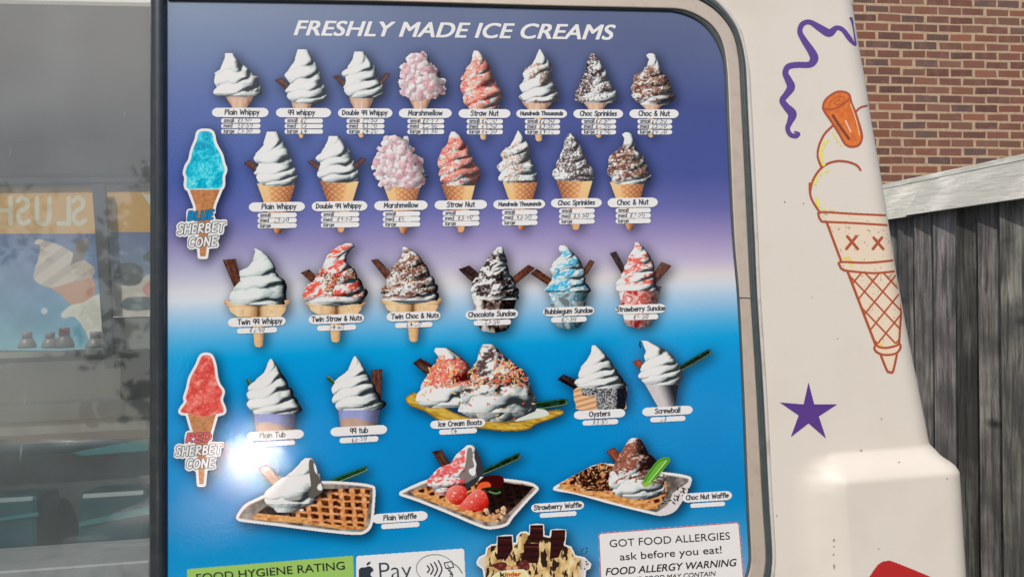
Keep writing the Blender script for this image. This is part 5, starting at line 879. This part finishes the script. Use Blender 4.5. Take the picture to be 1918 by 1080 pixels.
def interior():
    I = MB(panel_fn)                                              # pale lining, far window bars
    pbox(I, -700, -60, 300, 333, 1.86, 1.885); pbox(I, -700, 652, 300, 1500, 1.86, 1.885); I.build('wall_lining', mat('grey_lining', base=(.74, .75, .74), rough=.6, noise=(3, 4, (.62, .63, .62), .4, .7)), van)
    B = MB(panel_fn); pbox(B, -700, 331, 281, 350, .205, .235); B.build('window_bar', M_BLK, van); B = MB(panel_fn); a = at(172, 345, .19); b = at(195, 345, .19); c = at(213, 690, .19); d = at(196, 690, .19)
    v = [B.v((x, y, dd)) for dd in (.19, .204) for x, y in (a, b, c, d)]; [B.face([v[i] for i in q]) for q in ((3, 2, 1, 0), (4, 5, 6, 7), (0, 1, 5, 4), (1, 2, 6, 5), (2, 3, 7, 6), (3, 0, 4, 7))]
    B.build('window_bar', M_BLK, van); B = MB(panel_fn); pbox(B, 100, 240, 283, 250, 1.83, 1.86); B.build('window_bar', M_BLK, van)
    zf = Z(0, 320, 3.0)
    def film(pc, nm, lb, d): p, q = pq(pc.X, pc.Y, d); return pc.build(nm, van, d, lb, surf=lambda X, Y, L: wp(*pq(X, Y, L), L), m=M_FILM, sub=0)
    pc = Pic(-420, 350, 190, 655, 1.1); pc.over((226, 172, 92), (pc.Y < 437).astype(float)); g = ramp(np.clip((pc.Y - 437) / 215, 0, 1), [(84, 108, 160), (88, 126, 174), (76, 142, 176), (104, 176, 194)])
    pc.over(g + (fbm(pc.X, pc.Y, 40, 3)[..., None] - .5) * 46, (pc.Y >= 437).astype(float))
    for k, (txt, xr) in enumerate((('S', 160), ('L', 131), ('U', 95), ('S', 56), ('H', 22))):
        for P in text_strokes(txt)[0]: pc.line(np.stack([xr - P[:, 0] * 7.2, 419 - P[:, 1] * 8.0], 1), 8.5, (232, 214, 184), 0, 1.6)
    pc.poly(zf(345, 800, 420, 740, 560, 690, 600, 680, 600, 920, 520, 980, 480, 900, 420, 820, 360, 828), (232, 222, 206), 3, 3); pc.poly(zf(275, 648, 400, 610, 515, 590, 530, 700, 405, 752, 340, 690), (206, 148, 108), 2, 2)
    d = pc.poly(zf(192, 410, 210, 384, 250, 390, 330, 415, 395, 450, 470, 500, 525, 540, 520, 590, 400, 625, 285, 655, 200, 620, 190, 570, 215, 490, 225, 420), (222, 206, 188), 3, 2); pc.over((176, 158, 146), sstep(.5, .7, np.sin(pc.X * .12 + pc.Y * .16) * .5 + .5) * (d < 0) * .5, True)
    pc.poly(zf(430, 384, 506, 380, 466, 500, 398, 528), (120, 104, 98), 0, 2); pc.over((206, 214, 214), np.clip(.5 - (np.hypot(pc.X - 83, pc.Y - 582) - 6) / 3, 0, 1)); film(pc, 'window_poster', 'poster behind the glass seen from its back, with mirrored lettering and a cone', .222)
    pc = Pic(196, 358, 300, 592, 1.1); pc.over((226, 172, 92), (pc.Y < 434).astype(float)); pc.over(ramp(np.clip((pc.Y - 434) / 150, 0, 1), [(100, 118, 164), (122, 144, 176), (190, 190, 184)]), (pc.Y >= 434).astype(float)); pc.poly(zf(800, 130, 860, 130, 860, 200, 840, 190), (230, 222, 206))
    pc.poly(zf(620, 640, 700, 560, 800, 600, 900, 560, 900, 810, 630, 815), (214, 206, 194), 3, 4); pc.poly(zf(635, 580, 660, 530, 730, 515, 795, 540, 805, 590, 780, 635, 710, 645, 655, 625), (84, 92, 96), 3, 3); pc.poly(zf(680, 760, 720, 710, 880, 715, 880, 770, 740, 785), (96, 110, 114), 3, 3); pc.poly(zf(805, 480, 880, 420, 880, 510, 820, 505), (92, 104, 108), 3, 3); pc.poly(zf(800, 660, 850, 610, 890, 620, 890, 700, 830, 700), (220, 150, 136), 3, 3); film(pc, 'window_poster', 'poster behind the glass with dark round shapes', .2225)
interior()
CN = MB(panel_fn); pbox(CN, -900, 652, 206, 706, .21, .60); pbox(CN, 207, 592, 281, 655, .226, .6); CN.build('counter', mat('counter_grey', base=(.12, .13, .115), rough=.5, noise=(8, 4, (.20, .22, .17), .45, .7)), van)
C2 = MB(panel_fn); pbox(C2, -900, 778, 281, 802, .30, .75); pbox(C2, -900, 840, 281, 1500, .42, .80); pbox(C2, 222, 660, 281, 778, .5, .7, .01); C2.build('lower_counter', mat('counter_dark', base=(.04, .055, .06), rough=.5, noise=(8, 4, (.08, .10, .105), .45, .7)), van)
C3 = MB(panel_fn); pbox(C3, -900, 802, 281, 838, .31, .72); C3.build('counter_band', mat('counter_band_grey', base=(.17, .175, .175), rough=.5, noise=(12, 5, (.10, .105, .105), .45, .7)), van)
SL = MB(panel_fn); pbox(SL, -900, 1048, 281, 1500, .05, .26, .004); SL.build('window_ledge', mat('ledge_grey', base=(.30, .31, .32), rough=.4, noise=(30, 4, (.20, .21, .22), .5, .75)), van)
M_TREFL = mat('dark_teal_reflection', base=(.006, .06, .078), rough=.35, noise=(14, 4, (.004, .03, .045), .4, .7)); M_TEDGE = mat('teal_reflection', base=(.02, .15, .16), rough=.35)  # teal pieces added inside the window in place of the teal car's reflection
for x0, x1, y0, lb in ((-180, 72, 925, 'dark teal block standing in for a mirrored car, at the left edge of the lower window'), (142, 279, 914, 'dark teal block standing in for a mirrored car, next to the black window post')):
    bx0 = at(x0, 1066, .29); bx1 = at(x1, y0, .29); e = empty('reflection_block', tuple(wp((bx0[0] + bx1[0]) / 2, bx0[1] - .05, .32)), lb, 'box', 'added teal blocks standing in for a mirrored car')
    m1 = MB(panel_fn); m1.box((bx0[0], bx0[1] - .06, .29), (bx1[0], bx1[1], .40), .012); m1.build('block_body', M_TREFL, e)
    m1 = MB(panel_fn); l0 = at(max(x0, x0 + 6), y0 + 66, .287); l1 = at(x1, y0 + 44, .287); v = [m1.v(c) for c in ((l0[0], l0[1] - .006, .286), (l1[0], l0[1] + .010, .286), (l1[0], l1[1] + .012, .286), (l0[0], l1[1] - .012, .286), (l0[0], l0[1] - .006, .292), (l1[0], l0[1] + .010, .292), (l1[0], l1[1] + .012, .292), (l0[0], l1[1] - .012, .292))]
    [m1.face([v[i] for i in q]) for q in ((0, 1, 2, 3), (7, 6, 5, 4), (0, 4, 5, 1), (1, 5, 6, 2), (2, 6, 7, 3), (3, 7, 4, 0))]; m1.build('block_edge', M_TEDGE, e)
SH = MB(panel_fn); a0 = at(138, 846, .26); a1 = at(281, 820, .26); b1 = at(281, 842, .26); b0 = at(160, 852, .26); v = [SH.v((x, y, d)) for d in (.25, .27) for x, y in (a0, a1, b1, b0)]; [SH.face([v[i] for i in q]) for q in ((0, 1, 2, 3), (7, 6, 5, 4), (0, 4, 5, 1), (1, 5, 6, 2), (2, 6, 7, 3), (3, 7, 4, 0))]  # added strip, stands in for the bright edge of the mirrored teal car
tag(SH.build('reflection_strip', M_TEDGE), 'slim slanting teal strip standing in for a mirrored car edge, above the teal block', 'tray')
M_BOT = mat('sauce_bottle_dark', base=(.09, .095, .09), rough=.4); M_CAPR = mat('red_cap', base=(.16, .03, .04), rough=.4); M_BOT2 = mat('sauce_bottle_grey', base=(.17, .17, .165), rough=.4)
for k, (x, w, y, mt, cm, lb) in enumerate(((51, 26, 622, M_BOT2, M_BOT2, 'grey squeezy bottle on the counter behind the dusty window, leftmost of the row'), (94, 24, 622, M_BOT2, M_BOT2, 'grey squeezy bottle just left of the red capped bottle behind the window'), (121, 28, 614, M_BOT, M_CAPR, 'dark bottle with a red cap on the counter behind the window'), (180, 30, 621, M_BOT2, M_BOT2, 'grey bottle beside the dark bar behind the window'))):
    dd = .165 + .006 * k; b0 = at(x, 651, dd); t0 = at(x, y, dd); h = t0[1] - b0[1]; rr = abs(at(x + w / 2, 640, dd)[0] - b0[0]); base = wp(b0[0], b0[1] - .0, dd)
    e = empty('sauce_bottle', tuple(base), lb, 'bottle', 'sauce bottles on the counter inside the van')
    m1 = MB(); m1.lathe(tuple(base), [(rr * 1.25, -.0), (rr * 1.3, h * .15), (rr * .95, h * .5), (rr * .7, h * .62)], 16); m1.build('bottle', mt, e)
    m1 = MB(); m1.lathe(tuple(base), [(rr * .74, h * .60), (rr * .72, h * .98), (rr * .6, h * 1.02)], 16); m1.build('cap', cm, e)
# wheels and far fittings keep the van whole from the side
for x in (-1.35, 1.0):
    for y in (.12, 1.8):
        w = MB(); c = wp(x - (.35 if x > 0 else 0), -1.3, y); w.lathe(tuple(c), [(.2, -.1), (.31, -.09), (.33, -.05), (.33, .05), (.31, .09), (.2, .1)], 28, 'y'); t = w.build('wheel', M_BLK, van)
        w = MB(); w.lathe(tuple(c), [(.05, -.105), (.2, -.1), (.2, .1), (.05, .105)], 20, 'y'); w.build('rim', M_STEEL, t)

# ---------------------------------------------------------------- fence on the right
def wood(name, c1, c2, sc, stretch, rough, bumpd, attr=True, lo=.42, hi=.68):
    m = bpy.data.materials.new(name); m.use_nodes = True; n = m.node_tree.nodes; l = m.node_tree.links; b = n['Principled BSDF']; b.inputs['Roughness'].default_value = rough; b.inputs['Specular IOR Level'].default_value = .3
    uv = n.new('ShaderNodeAttribute'); uv.attribute_name = 'Grain'; mp = n.new('ShaderNodeMapping'); mp.inputs['Scale'].default_value = stretch; l.new(uv.outputs['Vector'], mp.inputs['Vector'])
    t = n.new('ShaderNodeTexNoise'); t.inputs['Scale'].default_value = sc; t.inputs['Detail'].default_value = 8; t.inputs['Roughness'].default_value = .7; t.inputs['Distortion'].default_value = .5; l.new(mp.outputs[0], t.inputs['Vector'])
    t2 = n.new('ShaderNodeTexNoise'); t2.inputs['Scale'].default_value = 6; t2.inputs['Detail'].default_value = 5; l.new(uv.outputs['Vector'], t2.inputs['Vector'])
    kn = n.new('ShaderNodeTexVoronoi'); kn.inputs['Scale'].default_value = 2.6; mk = n.new('ShaderNodeMapping'); mk.inputs['Scale'].default_value = (1, 2.0, 2.0); l.new(uv.outputs['Vector'], mk.inputs['Vector']); l.new(mk.outputs[0], kn.inputs['Vector'])
    kr = n.new('ShaderNodeMapRange'); kr.inputs['From Min'].default_value = .03; kr.inputs['From Max'].default_value = .12; l.new(kn.outputs['Distance'], kr.inputs['Value'])
    r = n.new('ShaderNodeMapRange'); r.inputs['From Min'].default_value = lo; r.inputs['From Max'].default_value = hi; l.new(t.outputs['Fac'], r.inputs['Value'])
    r2 = n.new('ShaderNodeMapRange'); r2.inputs['From Min'].default_value = .42; r2.inputs['From Max'].default_value = .66; l.new(t2.outputs['Fac'], r2.inputs['Value'])
    mu = n.new('ShaderNodeMath'); mu.operation = 'MULTIPLY'; l.new(r.outputs[0], mu.inputs[0]); ad = n.new('ShaderNodeMath'); ad.operation = 'MULTIPLY_ADD'; l.new(r2.outputs[0], ad.inputs[0]); ad.inputs[1].default_value = .75; ad.inputs[2].default_value = .25; l.new(ad.outputs[0], mu.inputs[1])
    x = n.new('ShaderNodeMix'); x.data_type = 'RGBA'; x.inputs[6].default_value = (*c1, 1); x.inputs[7].default_value = (*c2, 1); l.new(mu.outputs[0], x.inputs[0])
    y = n.new('ShaderNodeMix'); y.data_type = 'RGBA'; y.inputs[6].default_value = (*(.45 * np.array(c1)), 1); l.new(kr.outputs[0], y.inputs[0]); l.new(x.outputs[2], y.inputs[7])
    z = n.new('ShaderNodeMix'); z.data_type = 'RGBA'; z.blend_type = 'MULTIPLY'; z.inputs[0].default_value = 1; a = n.new('ShaderNodeAttribute'); a.attribute_name = 'Col'; l.new(y.outputs[2], z.inputs[6]); l.new(a.outputs['Color'], z.inputs[7]); l.new(z.outputs[2], b.inputs['Base Color'])
    bp = n.new('ShaderNodeBump'); bp.inputs['Strength'].default_value = .7; bp.inputs['Distance'].default_value = bumpd; l.new(t.outputs['Fac'], bp.inputs['Height']); l.new(bp.outputs[0], b.inputs['Normal']); return m
M_FENCE = wood('dark_stained_boards', (.072, .072, .072), (.60, .575, .52), 1.0, (60, 60, 3.4), .75, .006, lo=.40, hi=.80)
M_CAP = wood('bare_weathered_rail', (.56, .56, .50), (.96, .95, .88), 1.0, (9, 70, 70), .75, .010, lo=.34, hi=.56)
fd = np.array([-.1446, .9895, 0]); fnrm = np.array([-.9895, -.1446, 0]); FO = wcam((691 / FPX * 3.15, 3.15, 0)); FO[2] = 0   # fence line through the seen end of the rail
fence = empty('board_fence', tuple(FO + fd * -.6), 'dark stained vertical board fence with a bare pale top rail', 'fence')
def boards(name, items, m, parent):
    'items: list of 8-corner blocks with a tint and a grain origin; written as one mesh'
    V = []; F = []; C = []; G = []
    for blk, tint, org, axes in items:
        o = len(V); V += [tuple(b) for b in blk]; F += [tuple(o + i for i in q) for q in ((0, 3, 2, 1), (4, 5, 6, 7), (0, 1, 5, 4), (1, 2, 6, 5), (2, 3, 7, 6), (3, 0, 4, 7))]
        for b in blk: r = np.array(b) - org; C.append(tint); G.append([r @ axes[0] + org[1] * 3.7, r @ axes[1] + org[1] * 1.3, r @ axes[2] + org[1] * 5.1])
    me = bpy.data.meshes.new(name); me.from_pydata(V, [], F); me.update(); a = me.attributes.new('Col', 'FLOAT_COLOR', 'POINT'); a.data.foreach_set('color', np.array([(*c, 1) for c in C], np.float32).ravel()); g = me.attributes.new('Grain', 'FLOAT_VECTOR', 'POINT'); g.data.foreach_set('vector', np.array(G, np.float32).ravel())
    return link(name, me, m, parent)
rs = np.random.RandomState(5); items = []; s = -2.6; ZT_ = 1.6 + (540 - 340) / FPX * 3.15 - 691 / FPX * 3.15 * math.sin(ROLL) - .135; bi = 0
UPZ = np.array([0, 0, 1.0])
while s < 2.4:
    w = .107 * rs.uniform(.93, 1.08); t0 = .026 + rs.uniform(0, .006); o = FO + fd * s - fnrm * .03
    # feather edge: thick edge on the far side lapping over the next board
    lean = rs.uniform(-.006, .006); blk = []
    for z in (.05, ZT_):
        e = fd * lean * (z - 1); blk += [o + e + UPZ * z, o + fd * (w + .016) + e + UPZ * z, o + fd * (w + .016) + fnrm * t0 + e + UPZ * z, o + fnrm * .004 + e + UPZ * z]
    k = rs.uniform(.55, 1.5); items.append((blk, (k, k * rs.uniform(.98, 1.03), k * rs.uniform(.97, 1.04)), o + UPZ * rs.uniform(0, 3), (fd, fnrm, UPZ))); s += w; bi += 1
for k, it in enumerate(items): boards('fence_board', [it], M_FENCE, fence)
def rail(s0, s1, out, z0, z1, th, tilt, tint):
    a = FO + fd * s0 + fnrm * (out - .03); b = FO + fd * s1 + fnrm * (out - .03); blk = []
    for z, k in ((z0, 0), (z1, tilt)): blk += [a - fnrm * th + fnrm * k + UPZ * z, b - fnrm * th + fnrm * k + UPZ * z, b + fnrm * k + UPZ * z, a + fnrm * k + UPZ * z]
    return (blk, tint, a, (fd, fnrm, UPZ))
zt = 1.6 + (540 - 340) / FPX * 3.15 - 691 / FPX * 3.15 * math.sin(ROLL)
boards('top_rail', [rail(-2.7, -.185, .050, zt - .155, zt - .022, .028, -.078, (1, 1, 1))], M_CAP, fence)
boards('top_rail', [rail(-.188, 2.4, .044, zt - .160, zt - .022, .026, -.072, (1.04, 1.03, 1.0))], M_CAP, fence)
boards('rail_capping', [rail(-2.7, 2.4, -.026, zt - .021, zt, .075, -.012, (.93, .94, .92))], M_CAP, fence)
boards('fence_post', [rail(.18, .28, -.03, .0, zt - .05, .09, 0, (.5, .5, .5))], M_FENCE, fence)

# ---------------------------------------------------------------- brick house wall beyond
yaw = math.radians(6.5); bex = np.array([math.cos(yaw), math.sin(yaw), 0]); bnr = np.array([math.sin(yaw), -math.cos(yaw), 0]); BO = wcam(np.array(ray(1685, 26.5)) * 6.36)
wall = empty('brick_wall', (BO[0], BO[1], 0), 'red brown brick wall with pale mortar rising behind the fence', 'brick wall')
rs = np.random.RandomState(2); V = []; F = []; C = []; PAL = [(116, 78, 68), (110, 74, 68), (122, 84, 72), (98, 78, 76), (128, 84, 70), (114, 82, 72), (104, 72, 66), (120, 88, 76), (96, 68, 64), (116, 80, 72)]
row0 = -int(BO[2] / .0728); brk = np.array([.0052, 0]); ff = np.array([(0, 1, 2, 3), (0, 4, 5, 1), (1, 5, 6, 2), (2, 6, 7, 3), (3, 7, 4, 0)])
RP = .0728; CPX = .2135
for r in range(row0, 44):
    for k in range(-5, 16):
        x0 = k * CPX + (r % 2) * CPX / 2 + .128 + rs.uniform(-.005, .005); x1 = x0 + .1985 + rs.uniform(-.006, .006); z0 = r * RP + .007 + rs.uniform(-.002, .002); z1 = z0 + .0585 + rs.uniform(-.002, .002); j = rs.uniform(-.0035, .0035, (4, 2)); dep = .0005 + rs.uniform(0, .001)
        c = np.array([(x0, z0), (x1, z0), (x1, z1), (x0, z1)]) + j; b = len(V)
        for (x, z), ins in zip(c, ((1, 1), (-1, 1), (-1, -1), (1, -1))): V.append(BO + bex * (x + .0025 * ins[0]) + UPZ * (z + .0025 * ins[1]) + bnr * dep)
        for x, z in c: V.append(BO + bex * x + UPZ * z - bnr * .01)
        F += [tuple(b + i for i in q) for q in ff]; col = alb(np.array(PAL[rs.randint(len(PAL))]) * np.array([1.0, .98, .93]) * rs.uniform(.95, 1.12), 0); C += [col] * 8
M_BRICK = mat('brick_faces', rough=.85, attr='Col', noise=(14, 6, tuple(alb((140, 100, 88), 0)), .5, .95), bump=(160, .35, .004))
link('bricks', np_mesh('bricks', np.array(V), np.array(F), np.array(C)), M_BRICK, wall)
mo = MB(); cs = [BO + bex * x - bnr * d + UPZ * (z - BO[2]) for d in (0, .2) for x, z in ((-1.2, 0), (3.6, 0), (3.6, BO[2] + 3.3), (-1.2, BO[2] + 3.3))]; v = [mo.v(c) for c in cs]
[mo.face([v[i] for i in q]) for q in ((0, 1, 2, 3), (7, 6, 5, 4), (0, 4, 5, 1), (1, 5, 6, 2), (2, 6, 7, 3), (3, 7, 4, 0))]
mo.build('mortar', mat('pale_mortar', base=tuple(alb((184, 160, 132), 0)), rough=.9, noise=(30, 5, tuple(alb((166, 142, 118), 0)), .4, .7), bump=(220, .4, .003)), wall)

# ---------------------------------------------------------------- ground and the street behind the camera, seen mirrored in the window and the glossy board
g = MB(); g.face([g.v(c) for c in ((-120, -120, 0), (120, -120, 0), (120, 120, 0), (-120, 120, 0))]); tag(g.build('ground', mat('tarmac', base=(.055, .055, .055), rough=.9, noise=(40, 8, (.09, .088, .085), .4, .7), bump=(300, .5, .01))), kind='structure')
dr = MB(); dr.box((-60, 5.6, -.2), (1.2, 70, .05)); tag(dr.build('bounce_ground', mat('bounce_concrete', base=(.46, .44, .40), rough=.9, noise=(2, 6, (.36, .34, .31), .4, .7))), kind='structure')  # unseen pale slab added beyond the van to brighten its far window
pv = MB(); pv.box((-30, -4.2, -.2), (30, -2.6, .12)); tag(pv.build('pavement', mat('paving', base=(.30, .29, .27), rough=.9, noise=(3, 5, (.22, .21, .2), .4, .7))), kind='structure')
M_TYRE = mat('tyre', base=(.02, .02, .02), rough=.8); M_CGL = mat('car_glass', base=(.015, .02, .022), rough=.05, spec=1.0); M_CHR = mat('chrome', base=(.8, .8, .8), rough=.12, metal=1)
M_WSC = mat('silvered_windscreen', base=(.16, .17, .18), rough=.06, metal=.25); M_LAMP = mat('lamp_glass', base=(.6, .6, .58), rough=.1); M_RLAMP = mat('tail_lamp', base=(.35, .02, .02), rough=.15)  # windscreen silvering added to strengthen the sun glint on the board
def car(pos, head, paint, label, ws_slope=28, scale=1.0):
    'x forward, y left, z up; small hatchback'
    root = empty('parked_car', (0, 0, 0), label, 'car', 'cars parked across the road')
    a = math.radians(ws_slope); zb, zr = .92, 1.48; xr0 = .15; xw = xr0 + (zr - zb) / math.tan(a)
    st_ = [(-2.0, .62, .55), (-1.95, .80, .9), (-1.86, .84, 1.02), (-1.55, .86, 1.40), (-1.2, .86, zr), (-.5, .87, zr + .03), (xr0, .87, zr), (xw * .5 + xr0 * .5, .87, (zr + zb) / 2 + .03), (xw, .86, zb + .02), (xw + .35, .85, zb - .06), (1.78, .83, .80), (1.92, .78, .68), (1.99, .66, .5)]
    b = MB(); rings = []; n = 14
    for x, w, zt_ in st_:
        rg = []
        for k in range(n + 1):
            t = k / n; ang = -1 + 2 * t; belt = min(zt_, .88)
            y = w * ang; e = abs(ang)
            if zt_ > 1.0: yy = (w - .16 * max(0, (1 - 0))) ; 
            z = zt_ - (zt_ - .34) * max(0, (e - .80) / .20) ** 1.3 if e > .8 else zt_ - .05 * e ** 2
            tum = .20 * max(0, min(1, (z - .88) / .6)); y = y * (1 - tum * .9)
            rg.append(b.v((x, y, z)))
        rings.append(rg)
    for i, (r0, r1) in enumerate(zip(rings, rings[1:])):
        for k in range(n): b.face([r0[k], r0[k + 1], r1[k + 1], r1[k]], True)
    b.face(rings[0]); b.face(rings[-1][::-1])
    for i, (r0, r1) in enumerate(zip(rings, rings[1:])): b.face([r0[0], r1[0], r1[n], r0[n]])
    parts = [b.build('body', paint, root)]
    g = MB()                                                     # windscreen, a curved pane just proud of the body
    gr = []
    for i in range(9):
        u = i / 8; x = xr0 + .06 + (xw - xr0 - .12) * u; z = zr - .02 + (zb - zr + .02) * u + .085 + .02 * u * (1 - u)
        gr.append([g.v((x - .03 * abs(v_) ** 2, v_ * (.62 + .10 * u), z - .006 * v_ * v_)) for v_ in np.linspace(-1, 1, 13)])
    for r0, r1 in zip(gr, gr[1:]):
        for k in range(12): g.face([r0[k], r0[k + 1], r1[k + 1], r1[k]], True)
    parts.append(g.build('windscreen', M_WSC, root))
    for sg in (-1, 1):
        for x0, x1 in ((-1.35, -.55), (-.5, .35)):
            w = MB(); w.face([w.v(c) for c in ((x0, sg * .835, .95), (x1 + .3 * (x1 > 0), sg * .835, .95), (x1 - .05, sg * .735, 1.36), (x0 + .12, sg * .735, 1.36))]); parts.append(w.build('side_window', M_CGL, root))
        w = MB(); w.box((1.80, sg * .62 - .14, .58), (1.97, sg * .62 + .14, .70), .03); parts.append(w.build('headlight', M_LAMP, root))
        w = MB(); w.box((-1.98, sg * .66 - .10, .75), (-1.88, sg * .66 + .10, .95), .02); parts.append(w.build('tail_light', M_RLAMP, root))
        w = MB(); w.box((.62, sg * .98 - .10, .93), (.74, sg * .98 + .10, 1.06), .03); parts.append(w.build('door_mirror', paint, root))
        for x in (-1.25, 1.25):
            w = MB(); w.lathe((x, sg * .80, .30), [(.18, -.09), (.29, -.08), (.30, -.05), (.30, .05), (.29, .08), (.18, .09)], 24, 'y'); tt = w.build('wheel', M_TYRE, root); parts.append(tt)
            w = MB(); w.lathe((x, sg * .80, .30), [(.04, -.10), (.18, -.095), (.18, .095), (.04, .10)], 16, 'y'); w.build('rim', M_STEEL, tt)
    w = MB(); w.box((1.90, -.55, .36), (2.01, .55, .50), .03); parts.append(w.build('bumper', M_BLK, root)); w = MB(); w.box((1.93, -.45, .62), (2.0, .45, .66), .01); parts.append(w.build('grille_bar', M_CHR, root))
    root.location = pos; root.rotation_euler = (0, 0, head); root.scale = (scale,) * 3
    return root
def mirror_point(px, py, dist):
    'world point whose mirror image in the van side is seen at the photo point, dist from the panel'
    d = ray(px, py); P = d * float((PC @ EY) / (d @ EY)); r = d - 2 * (d @ EY) * EY; r = r / np.linalg.norm(r); return Vector(wcam(P + r * dist)), Vector(CAMF @ (-r))
M_SILV = mat('silver_car_paint', base=(.30, .31, .32), rough=.25, metal=.4, coat=.8); M_TEAL = mat('teal_car_paint', base=(.01, .25, .27), rough=.25, coat=1.0)
def glint_car():
    T, back = mirror_point(478, 836, 6.0); h = (SUN + back).normalized(); sl = math.acos(h.z); hd = math.atan2(h.y, h.x)
    a = math.degrees(math.atan(.56 / (.56 / math.tan(sl) + .12))); zb, zr, x0 = .92, 1.48, .15; xw = x0 + (zr - zb) / math.tan(math.radians(a))
    xm = x0 + .06 + (xw - x0 - .12) * .5; zm = zr - .02 + (zb - zr + .02) * .5 + .085 + .005; k = T.z / zm
    c, s = math.cos(hd), math.sin(hd); car((T.x - c * xm * k, T.y - s * xm * k, 0.0), hd, M_SILV, 'silver car parked facing the ice cream van, its windscreen catching the sun', a, k)
glint_car()
car((-3.5, -7.0, 0), math.pi, M_TEAL, 'teal car parked side on across the road, mirrored in the dusty window', 30, 1.02)
M_LEAF = mat('tree_leaves', base=(.05, .085, .03), rough=.6, noise=(2.5, 3, (.09, .12, .04), .4, .65)); M_BARK = mat('tree_bark', base=(.11, .085, .065), rough=.9, noise=(20, 6, (.06, .05, .04), .4, .7))
def tree(x, y, h, seed, label):
    rs = np.random.RandomState(seed); e = empty('street_tree', (x, y, 0), label, 'tree', 'trees across the road')
    t = MB(); t.tube([(x, y, 0), (x + .1, y, h * .25), (x + .05, y + .1, h * .5), (x + .2, y, h * .8)], [.24, .19, .13, .05])
    cl = []
    for k in range(46):
        a = rs.uniform(0, 6.283); z = rs.uniform(.32, 1.0); r = h * .36 * math.sin(math.pi * min(1, (z - .2) / .85)) * math.sqrt(rs.uniform(.05, 1)); cl.append((x + r * math.cos(a), y + r * math.sin(a), h * z, h * rs.uniform(.06, .12)))
        if k % 6 == 0: t.tube([(x + .06, y, h * rs.uniform(.25, .5)), (x + .5 * r * math.cos(a), y + .5 * r * math.sin(a), h * (.25 + z * .4)), cl[-1][:3]], [.09, .05, .015], 6)
    t.build('trunk', M_BARK, e)
    P = []
    for cx, cy, cz, r in cl:
        v = rs.normal(size=(110, 3)); v /= np.linalg.norm(v, axis=1)[:, None]; P.append(np.array([cx, cy, cz]) + v * r * rs.uniform(.4, 1.1, (110, 1)))
    P = np.concatenate(P); n = len(P); u = rs.normal(size=(n, 3)); u /= np.linalg.norm(u, axis=1)[:, None]; w = np.cross(u, rs.normal(size=(n, 3))); w /= np.linalg.norm(w, axis=1)[:, None]; s = rs.uniform(.07, .15, (n, 1))
    V = np.stack([P - u * s, P - w * s * .6, P + u * s, P + w * s * .6], 1).reshape(-1, 3); link('crown', np_mesh('crown', V, np.arange(n * 4).reshape(-1, 4)), M_LEAF, e)
for x, y, h, sd_, lb in ((-8.0, -13.5, 7.6, 3, 'tall leafy tree behind the teal car'), (-7.6, -7.5, 6.4, 4, 'leafy tree left of the teal car across the road'), (-2.2, -13.0, 7.0, 5, 'leafy tree beside the brick house across the road'), (-11.5, -12.5, 9.0, 6, 'tallest leafy tree at the left end of the road'), (9.5, -12.0, 6.0, 7, 'small leafy tree at the right end of the road')):
    tree(x, y, h, sd_, lb)
def house():
    e = empty('brick_house', (4.0, -19, 0), 'brick house with a tiled roof and white windows across the road', 'house')
    w = MB(); w.box((-2, -22, 0), (9, -18, 5.0)); w.build('wall', mat('house_brick', base=(.30, .16, .12), rough=.9, noise=(30, 6, (.22, .12, .10), .4, .7)), e)
    r = MB(); a = [r.v(c) for c in ((-2.4, -17.6, 4.9), (9.4, -17.6, 4.9), (9.4, -20, 7.2), (-2.4, -20, 7.2), (-2.4, -22.4, 4.9), (9.4, -22.4, 4.9))]; [r.face([a[i] for i in q]) for q in ((0, 1, 2, 3), (3, 2, 5, 4), (0, 3, 4), (1, 5, 2), (0, 4, 5, 1))]; r.build('roof', mat('roof_tiles', base=(.12, .07, .055), rough=.8), e)
    for x in (-.5, 3.2, 6.8):
        for z in (.9, 3.1): f = MB(); f.box((x - .7, -18.01, z - .1), (x + .7, -17.93, z + 1.3)); fo = f.build('window', mat('white_frame', base=(.75, .75, .73)), e); p = MB(); p.box((x - .6, -17.94, z), (x + .6, -17.92, z + 1.2)); p.build('pane', M_CGL, fo)
house()
